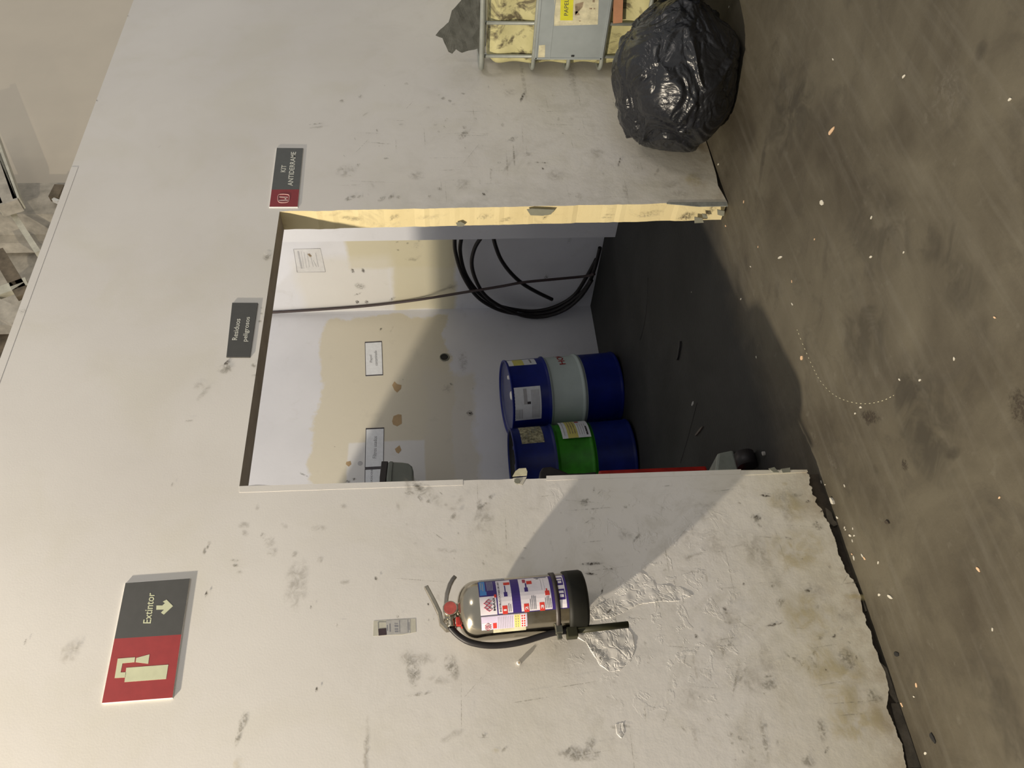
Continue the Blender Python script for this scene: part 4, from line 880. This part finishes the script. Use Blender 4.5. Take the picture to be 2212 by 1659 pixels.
def sub(t, bx, par, name, u0, u1, v0, v1, mat, lift=.0022):
    a0, a1, z0, z1 = bx; q = MB(); q.patch(.29+lift, a0+(a1-a0)*u0, a0+(a1-a0)*u1, z1-(z1-z0)*v1, z1-(z1-z0)*v0, .0005, 6); return q.build(name, mat, par)
for i in range(5): sub(d1, bx_, o, 'small_print', .06, .36, .08+i*.055, .10+i*.055, M_inkg)
for i in range(6): sub(d1, bx_, o, 'small_print', .06, .9, .66+i*.05, .68+i*.05, M_inkf)
sub(d1, bx_, o, 'small_print', .5, .95, .38, .50, M_inkf); sub(d1, bx_, o, 'square_mark', .50, .57, .50, .62, M_ink)
o, bx_ = dlab(d1, (CR1(550, 258), CR1(530, 195), CR1(215, 280)), 'paper_label', M_paper)
sub(d1, bx_, o, 'yellow_field', 0, 1, .18, .55, M_yel); sub(d1, bx_, o, 'small_print', .2, .9, .78, .84, M_inkg)
ah, zh = dang(d1, 0, *CR1(860, 262)); ae, _ = dang(d1, 0, *CR1(860, 205)); _, zu = dang(d1, 0, *CR1(822, 262)); _, zd = dang(d1, 0, *CR1(900, 262))
text_cyl('lettering', 'HONDA', .2905, ah, ah+1.10, zd, zu, M_hred, d1, 0.02, .001)
o, bx_ = dlab(d2, (CR1(645, 1190), CR1(620, 930), CR1(370, 1190)), 'torn_label', M_torn)
for i in range(5): sub(d2, bx_, o, 'scratch', .1+.1*i, .16+.17*i, .1+.15*i, .13+.16*i, M_chipd)
o, bx_ = dlab(d2, (CR1(1200, 1135), CR1(1140, 880), CR1(810, 1000)), 'paper_label', M_paper, .013)
sub(d2, bx_, o, 'yellow_field', 0, 1, .20, .56, M_yel, .0142)
for i in range(3): sub(d2, bx_, o, 'small_print', .15, .85, .28+i*.09, .31+i*.09, M_stain, .0150)
sub(d2, bx_, o, 'small_print', .1, .9, .08, .11, M_inkf, .0142); sub(d2, bx_, o, 'red_mark', .72, .86, .58, .72, M_hred, .0142)
for i in range(4): sub(d2, bx_, o, 'small_print', .1, .6, .62+i*.08, .64+i*.08, M_inkf, .0142)
sub(d2, bx_, o, 'barcode', .08, .45, .86, .92, M_ink, .0142)

# hoses on the right wall
def coil(pts, xs): return [P(x, y, 0, xx) for (x, y), xx in zip(pts, xs)]
hz = thing('hose_coil', 'thick black hose coiled upright against the right inner wall', 'hose', (4.6, 2.2, 0))
vis = [(982, 512), (984, 545), (1000, 595), (1030, 640), (1070, 666), (1110, 677), (1155, 679), (1200, 670), (1240, 646), (1270, 615), (1286, 575), (1296, 535)]
A_ = [P(x, y, 0, 4.62) for x, y in vis]
hid = [Vector((4.62, 1.75, 0.06)), Vector((4.64, 1.45, 0.35)), Vector((4.64, 1.35, 0.75)), Vector((4.64, 1.5, 1.10)), Vector((4.64, 1.70, 1.22))]
hid = [Vector((4.60, 1.90, 0.035)), Vector((4.60, 1.87, .06))]
vis2 = [(997, 512), (994, 545), (1005, 590), (1030, 628), (1065, 655), (1108, 668), (1155, 672), (1200, 662), (1240, 638), (1266, 600), (1288, 560)]
B_ = [P(x, y, 0, 4.655) for x, y in vis2]
def low(pts): return [Vector((p.x, p.y, max(p.z, 0.022))) for p in pts]
q = MB(); q.tube(spline(low(A_), 6), 0.0165, 12); q.build('hose_loop', M_rubber, hz); 
q = MB(); q.tube(spline(low(B_), 6), 0.0165, 12); q.build('hose_loop', M_rubber, hz)
D_ = [P(x, y, 0, 4.585) for x, y in [(1040, 512), (1026, 535), (1019, 565), (1024, 595), (1040, 628), (1062, 650), (1100, 671), (1140, 684), (1180, 683), (1222, 668), (1255, 640), (1278, 605)]]
q = MB(); q.tube(spline(low(D_), 6), 0.0165, 12); q.build('hose_loop', M_rubber, hz)
E_ = [P(x, y, 0, 4.56) for x, y in [(1065, 508), (1070, 530), (1082, 560), (1102, 588), (1128, 612), (1158, 630), (1193, 647)]]
q = MB(); q.tube(spline(E_, 6), 0.0165, 12); q.build('hose_end', M_rubber, hz)
for c_ in hz.children: c_.data.transform(Matrix.Translation(-hz.location))
cb = [P(-40+x*0, 0, 0, 4.5)] if False else []
pts = [P(x, y, 0, v_) for x, y, v_ in [(500, 679, 4.72), (585, 675, 4.72), (700, 668, 4.72), (800, 660, 4.72), (900, 648, 4.70), (1000, 632, 4.58), (1080, 619, 4.54), (1130, 610, 4.53), (1200, 603, 4.53), (1262, 597, 4.53), (1284, 592, 4.48)]]
q = MB(); q.tube([p-Vector((4.5, 2.5, 0)) for p in spline([Vector((4.70, min(pts[0].y, 2.95), 3.3))]+pts, 6)], 0.0115, 10)
o = q.build('hanging_cable', M_cable); o.location = (4.5, 2.5, 0); tag(o, 'thin dark cable hanging straight down in front of the hose coil', 'cable')

# paper signs on the back wall
def paper(pts, label, lines):
    c = P(sum(p[0] for p in pts)/4, sum(p[1] for p in pts)/4, 1, YB); t = thing('paper_sign', label, 'sign', c)
    q = MB(); q.prism(px(t, pts, 0.0, 1, YB), NY, 0.0015); q.build('sheet', M_paper, t)
    q = MB(); cs = px(t, pts, 0.0016, 1, YB)
    for i in range(4):
        a_, b_ = cs[i], cs[(i+1) % 4]; d = (b_-a_).normalized()*0.005; m_ = (cs[0]+cs[1]+cs[2]+cs[3])/4
        ia = a_+(m_-a_).normalized()*0.012; ib = b_+(m_-b_).normalized()*0.012
        q.prism([a_, b_, ib, ia], NY, 0.0008)
    q.build('border', M_ink, t)
    for s_, bl, br, tl_ in lines: text_on('lettering', s_, P(*bl, 1, YB), P(*br, 1, YB), P(*tl_, 1, YB), M_inkg, t, NY, 0.0026, 0.0)
paper([(788, 739), (825, 737), (827.5, 811), (789.5, 813)], 'bordered white paper sign reading Papel contaminado, above the banded drum', [('Papel', (806, 783), (804.5, 767), (799, 783)), ('contaminado', (816, 790), (814, 758), (809.5, 790))])
paper([(790, 925.5), (830, 923.5), (828.5, 1010), (788, 1012)], 'bordered white paper sign reading Filtros usados, above the green-banded drum', [('Filtros usados', (813, 990), (814.5, 943), (805, 990))])
paper([(788, 1012.5), (828, 1010.5), (827, 1090), (787, 1092)], 'bordered white paper sign mostly hidden by the left door edge', [('pl\u00e1sticos', (806.5, 1037+22), (806.5, 1014.5), (799, 1037+22))])
c = P(668, 562, 0, XB); t_ = thing('notice_sheet', 'clear taped notice sheet with faded print high on the right inner wall', 'notice', c)
NX = (-1, 0, 0)
q = MB(); q.prism(px(t_, [(634, 538), (692, 536.5), (703, 587), (642, 588)], 0, 0, XB, NX), NX, 0.0008); q.build('sheet', plain('sheet_pale', (0.62, 0.62, 0.63), .5), t_)
q = MB(); cs = px(t_, [(634, 538), (692, 536.5), (703, 587), (642, 588)], 0.001, 0, XB, NX)
for i in range(4): q.tube([cs[i], cs[(i+1) % 4]], 0.0022, 5)
q.build('edge_tape', M_inkf, t_)
q = MB()
for x0, y0, x1, y1, w_ in ((642, 542, 650, 580, 4), (650, 543, 656, 580, 1), (656, 545, 662, 578, 1), (663, 546, 668, 577, 1), (669, 548, 676, 576, 1.5), (681, 546, 687, 576, 1.5), (676, 562, 683, 576, 1.5)):
    q.prism(px(t_, [(x0, y0), (x0+w_, y0), (x1+w_, y1), (x1, y1)], 0.001, 0, XB, NX), NX, 0.0004)
q.build('faded_print', M_inkf, t_)
q = MB(); q.prism(px(t_, [(664, 549), (668, 547), (674, 553), (670, 555)], 0.001, 0, XB, NX), NX, 0.0006); q.build('red_stamp', M_stain, t_)

# grey housing on a wall arm
c = P(857, 1040, 1, 2.6)
t_ = thing('wall_dispenser', 'rounded grey dispenser with black lid, high on the back wall by the left door edge', 'dispenser', c)
def onp(pts): return [P(x, y, 1, 2.6)-c for x, y in pts]
bodyp = onp([(838, 996), (870, 998), (882, 1000), (890, 1006), (893, 1016), (893, 1060), (890, 1085), (842, 1090), (832, 1085), (834, 1030)])
q = MB(); q.prism(bodyp, (0, 1, 0), 0.372); q.build('housing', M_house, t_, 0.012)
q = MB(); q.prism(onp([(824, 996), (838, 996), (834, 1030), (830, 1088), (818, 1088), (820, 1030)]), (0, 1, 0), 0.372); q.build('lid', M_housed, t_, 0.004)
q = MB(); q.prism(onp([(843, 997), (849, 998), (846, 1030), (846, 1085), (840, 1085), (839, 1030)]), NY, 0.008); q.build('front_rib', M_house, t_, 0.002)

# red wheeled cart, almost hidden by the left door edge
c = Vector((1.66, 0.98, 0)); t_ = thing('red_cart', 'red wheeled cart with black handle and grey foot, almost hidden behind the left door edge', 'cart', c)
CY = 0.98
def cz(x, y, Y=CY): return P(x, y, 1, Y)-c
fx = cz(1400, 1010.5).x
q = MB(); q.box(fx-.40, fx, 0.0, 0.42, 0.05, cz(1292, 1012).z); q.build('body', M_cartred, t_, 0.012)
top = cz(1292, 1012).z
q = MB(); q.prism([cz(*p_) for p_ in [(1166, 1040), (1166, 1020), (1172, 1009), (1190, 1007), (1210, 1014), (1228, 1022), (1262, 1021), (1288, 1018), (1292, 1060), (1240, 1060)]], (0, 1, 0), 0.10); q.build('handle', M_rubber, t_, 0.008)
q = MB(); f0 = P(1552, 1008, 2, 0)-c; f1 = P(1597, 1008, 2, 0)-c
q.prism([Vector((f1.x-.05, -.27, 0.002)), Vector((f1.x+.10, -.27, 0.002)), Vector((f1.x+.085, -.27, .085)), Vector((f1.x-.05, -.27, .13))], (0, 1, 0), 0.24); q.build('foot', M_cartgrey, t_, 0.012)
for (x, y, r_) in ((P(1625, 978, 2, 0).x-c.x-.03, -.47, .045), (fx-.03, .10, .05)):
    q = MB(); q.tube([(x-.05, y, r_+.002), (x+.02, y, r_+.002)], r_, 20); wo = q.build('wheel', M_rubber, t_)
    q = MB(); q.tube([(x+.02, y, r_), (x+.026, y, r_)], r_*.35, 12); q.build('hub', M_cartgrey, wo)
q = MB(); q.box(f1.x-.16, f1.x-.11, -.45, 0.02, 0.05, 0.08); q.build('chassis_bar', M_cartred, t_, 0.004)

# ================================================================== SCRAPS ON THE FLOOR
def scrap(x, y, L, W, an, mat, name, label, cat, group=None, th=0.003, z=0.0):
    c = P(x, y, 2, 0); c.z = z; rnd = random.Random(int(x*7+y)); q = MB(); n_ = 7
    pts = []
    for i in range(n_):
        a_ = 2*pi*i/n_; k_ = rnd.uniform(.75, 1.15)
        u, v_ = cos(a_)*L/2*k_, sin(a_)*W/2*k_; pts.append((u*cos(an)-v_*sin(an), u*sin(an)+v_*cos(an), 0.0005))
    q.prism(pts, (0, 0, 1), th); o = q.build(name, mat); o.location = c; return tag(o, label, cat, group)
F = 'tiny pale paint flake lying on the concrete floor'
GF = 'paint flakes on the concrete floor'
scrap(1797, 283, .045, .014, 1.2, M_flaketan, 'plaster_scrap', 'longish tan plaster scrap on the open floor right of the doorway', 'scrap')
scrap(1776, 437, .03, .02, .5, M_flake, 'plaster_scrap', 'dull angular chip on the floor beyond the right door jamb', 'scrap')
scrap(1686, 556, .04, .012, 1.0, M_flake, 'plaster_scrap', 'pale oblong plaster chip on the floor in front of the doorway middle', 'scrap')
scrap(1800, 1082, .035, .016, .2, M_flake, 'plaster_scrap', 'white plaster scrap on the floor edge at the broken left wall foot', 'scrap', th=.008)
scrap(1919, 1128, .022, .011, 1.0, M_core, 'pebble', 'dark brown pebble on the floor left of the doorway', 'pebble', th=.006)
scrap(1923, 1289, .03, .010, .8, M_flake, 'plaster_scrap', 'thin pale sliver on the floor below the extinguisher', 'scrap')
scrap(1937, 1413, .03, .018, 1.2, M_dust, 'dark_scrap', 'dark oval scrap on the floor by the wall, below the extinguisher tube', 'scrap')
scrap(2016, 1594, .035, .02, .4, M_dust, 'dark_scrap', 'dark scrap with white edge on the floor, near the photo lower right', 'scrap')
scrap(1497, 872, .018, .05, .0, simple('scrap_grey', (.3, .3, .29), .7), 'paper_scrap', 'small grey paper scrap on the dark room floor below the drums', 'scrap')
scrap(1469, 757, .03, .16, .35, M_dust, 'rag_strip', 'black rag strip on the dark room floor, centre of the doorway', 'scrap', th=.012)
scrap(1513, 930, .012, .17, -.2, simple('stick_brown', (.10, .085, .07), .7), 'thin_stick', 'thin stick lying on the dark room floor near the left jamb', 'stick', th=.008)
scrap(1652, 979, .022, .02, 0, simple('scrap_pale', (.3, .29, .27), .7), 'pebble', 'round grey pebble on the dark floor beside the left jamb', 'pebble', th=.01)
scrap(1732, 773, .02, .02, .3, M_flaketan, 'plaster_scrap', 'small orange tan chip on the floor just outside the doorway', 'scrap')
fl_ = [(1568, 488), (1607, 436), (1638, 533), (1760, 517), (1711, 608), (1622, 576), (1601, 646), (1634, 771), (1494, 631), (1825, 1049), (1843, 1142), (1842, 1168), (1837, 1157), (1827, 1144), (1846, 1157), (1845, 1205), (1863, 1200),
       (1841, 1197), (1774, 1043), (1783, 1047), (1809, 1118), (1868, 1206), (1825, 1140), (1552, 355), (1883, 470), (1953, 545), (1882, 555), (1944, 820), (1988, 821), (1848, 893), (2062, 775), (2150, 686), (2182, 215), (1953, 165), (1800, 128), (1575, 15),
       (1898, 1215), (2114, 1230), (2145, 1360), (2160, 1075), (1980, 1480), (1975, 1505), (1900, 1285), (1700, 1050+130), (2000, 1627), (1712, 657), (1860, 880)]
def flake_group(x, y):
    if y > 1030 and x < 1880: return 'tiny pale flake fallen along the broken foot of the left wall', 'paint flakes along the broken wall foot'
    if y > 1150: return 'small pale flake on the open floor well below the extinguisher wall', 'paint flakes on the floor below the extinguisher'
    if y < 400: return 'tiny pale flake on the open floor beside the black bags', 'paint flakes on the floor beside the bags'
    if x < 1640 and y > 470: return 'tiny pale speck on the dark floor just inside the doorway', 'paint flakes on the dark room floor'
    if x > 1870: return 'tiny pale flake on the near concrete floor far from the doorway', 'paint flakes on the near concrete floor'
    return 'tiny pale flake on the floor just outside the doorway', 'paint flakes just outside the doorway'
for x, y in fl_:
    s_ = random.uniform(.004, .009); lb_, gp_ = flake_group(x, y)
    scrap(x, y, s_*2.0, s_, random.uniform(0, 3), M_flake if random.random() < .8 else M_flaketan, 'paint_flake', lb_, 'flake', gp_, .002)
# faint scratched arc on the concrete
arc = [P(x, y, 2, 0)+Vector((0, 0, .0006)) for x, y in [(1722, 712), (1738, 752), (1755, 790), (1772, 822), (1798, 850), (1830, 866), (1868, 872), (1905, 866), (1935, 852)]]
q = MB(); sp = spline(arc, 8)
for i in range(0, len(sp)-1, 2): q.tube([sp[i], sp[i].lerp(sp[i+1], .6)], 0.0012, 4)
o = q.build('chalk_scratch', M_oldlab, floor); o['kind'] = 'stuff'
cr_ = spline([P(x, y, 2, 0)+Vector((0, 0, .0004)) for x, y in [(1470, 1000), (1485, 950), (1497, 905), (1506, 870)]], 5)
q = MB(); q.tube(cr_, 0.003, 4); q.build('floor_crack', M_dust, floor)
cr_ = spline([P(x, y, 2, 0)+Vector((0, 0, .0004)) for x, y in [(1383, 735), (1392, 700), (1397, 660), (1400, 600)]], 5)
q = MB(); q.tube(cr_, 0.003, 4); q.build('floor_crack', M_dust, floor)
# oil stains on the floor
st = [(1700, 195, .5, .25, 20, 'o'), (1710, 260, .6, .3, 60, 'o'), (1650, 330, .05, .35, 30, 'o'), (1900, 500, .5, .3, 30, 'o'), (2030, 520, .25, .2, 30, 'o'), (1860, 700, .5, .35, 10, 'o'), (1990, 900, .4, .35, 40, 'o'), (2010, 980, .3, .2, 20, 'o'),
      (1880, 900, .15, .05, 50, 'd'), (1875, 908, .05, .04, 0, 'd'), (1955, 1005, .05, .04, 0, 'd'), (1893, 1018, .06, .04, 0, 'o'), (2208, 880, .12, .1, 0, 'd'), (1960, 830, .2, .2, 0, 'o'), (2090, 640, .3, .2, 0, 'o'), (1800, 1000, .1, .05, 0, 'l'), (1830, 1045, .12, .08, 0, 'o'), (2060, 980, .05, .08, 0, 'o'), (2120, 110, .06, .06, 0, 'o'), (2050, 200, .2, .2, 0, 'l'), (2180, 1560, .5, .3, 0, 'o')]
smears('oil_stains', st, floor, 2, 0.0, (0, 0, 1), 0.0006)
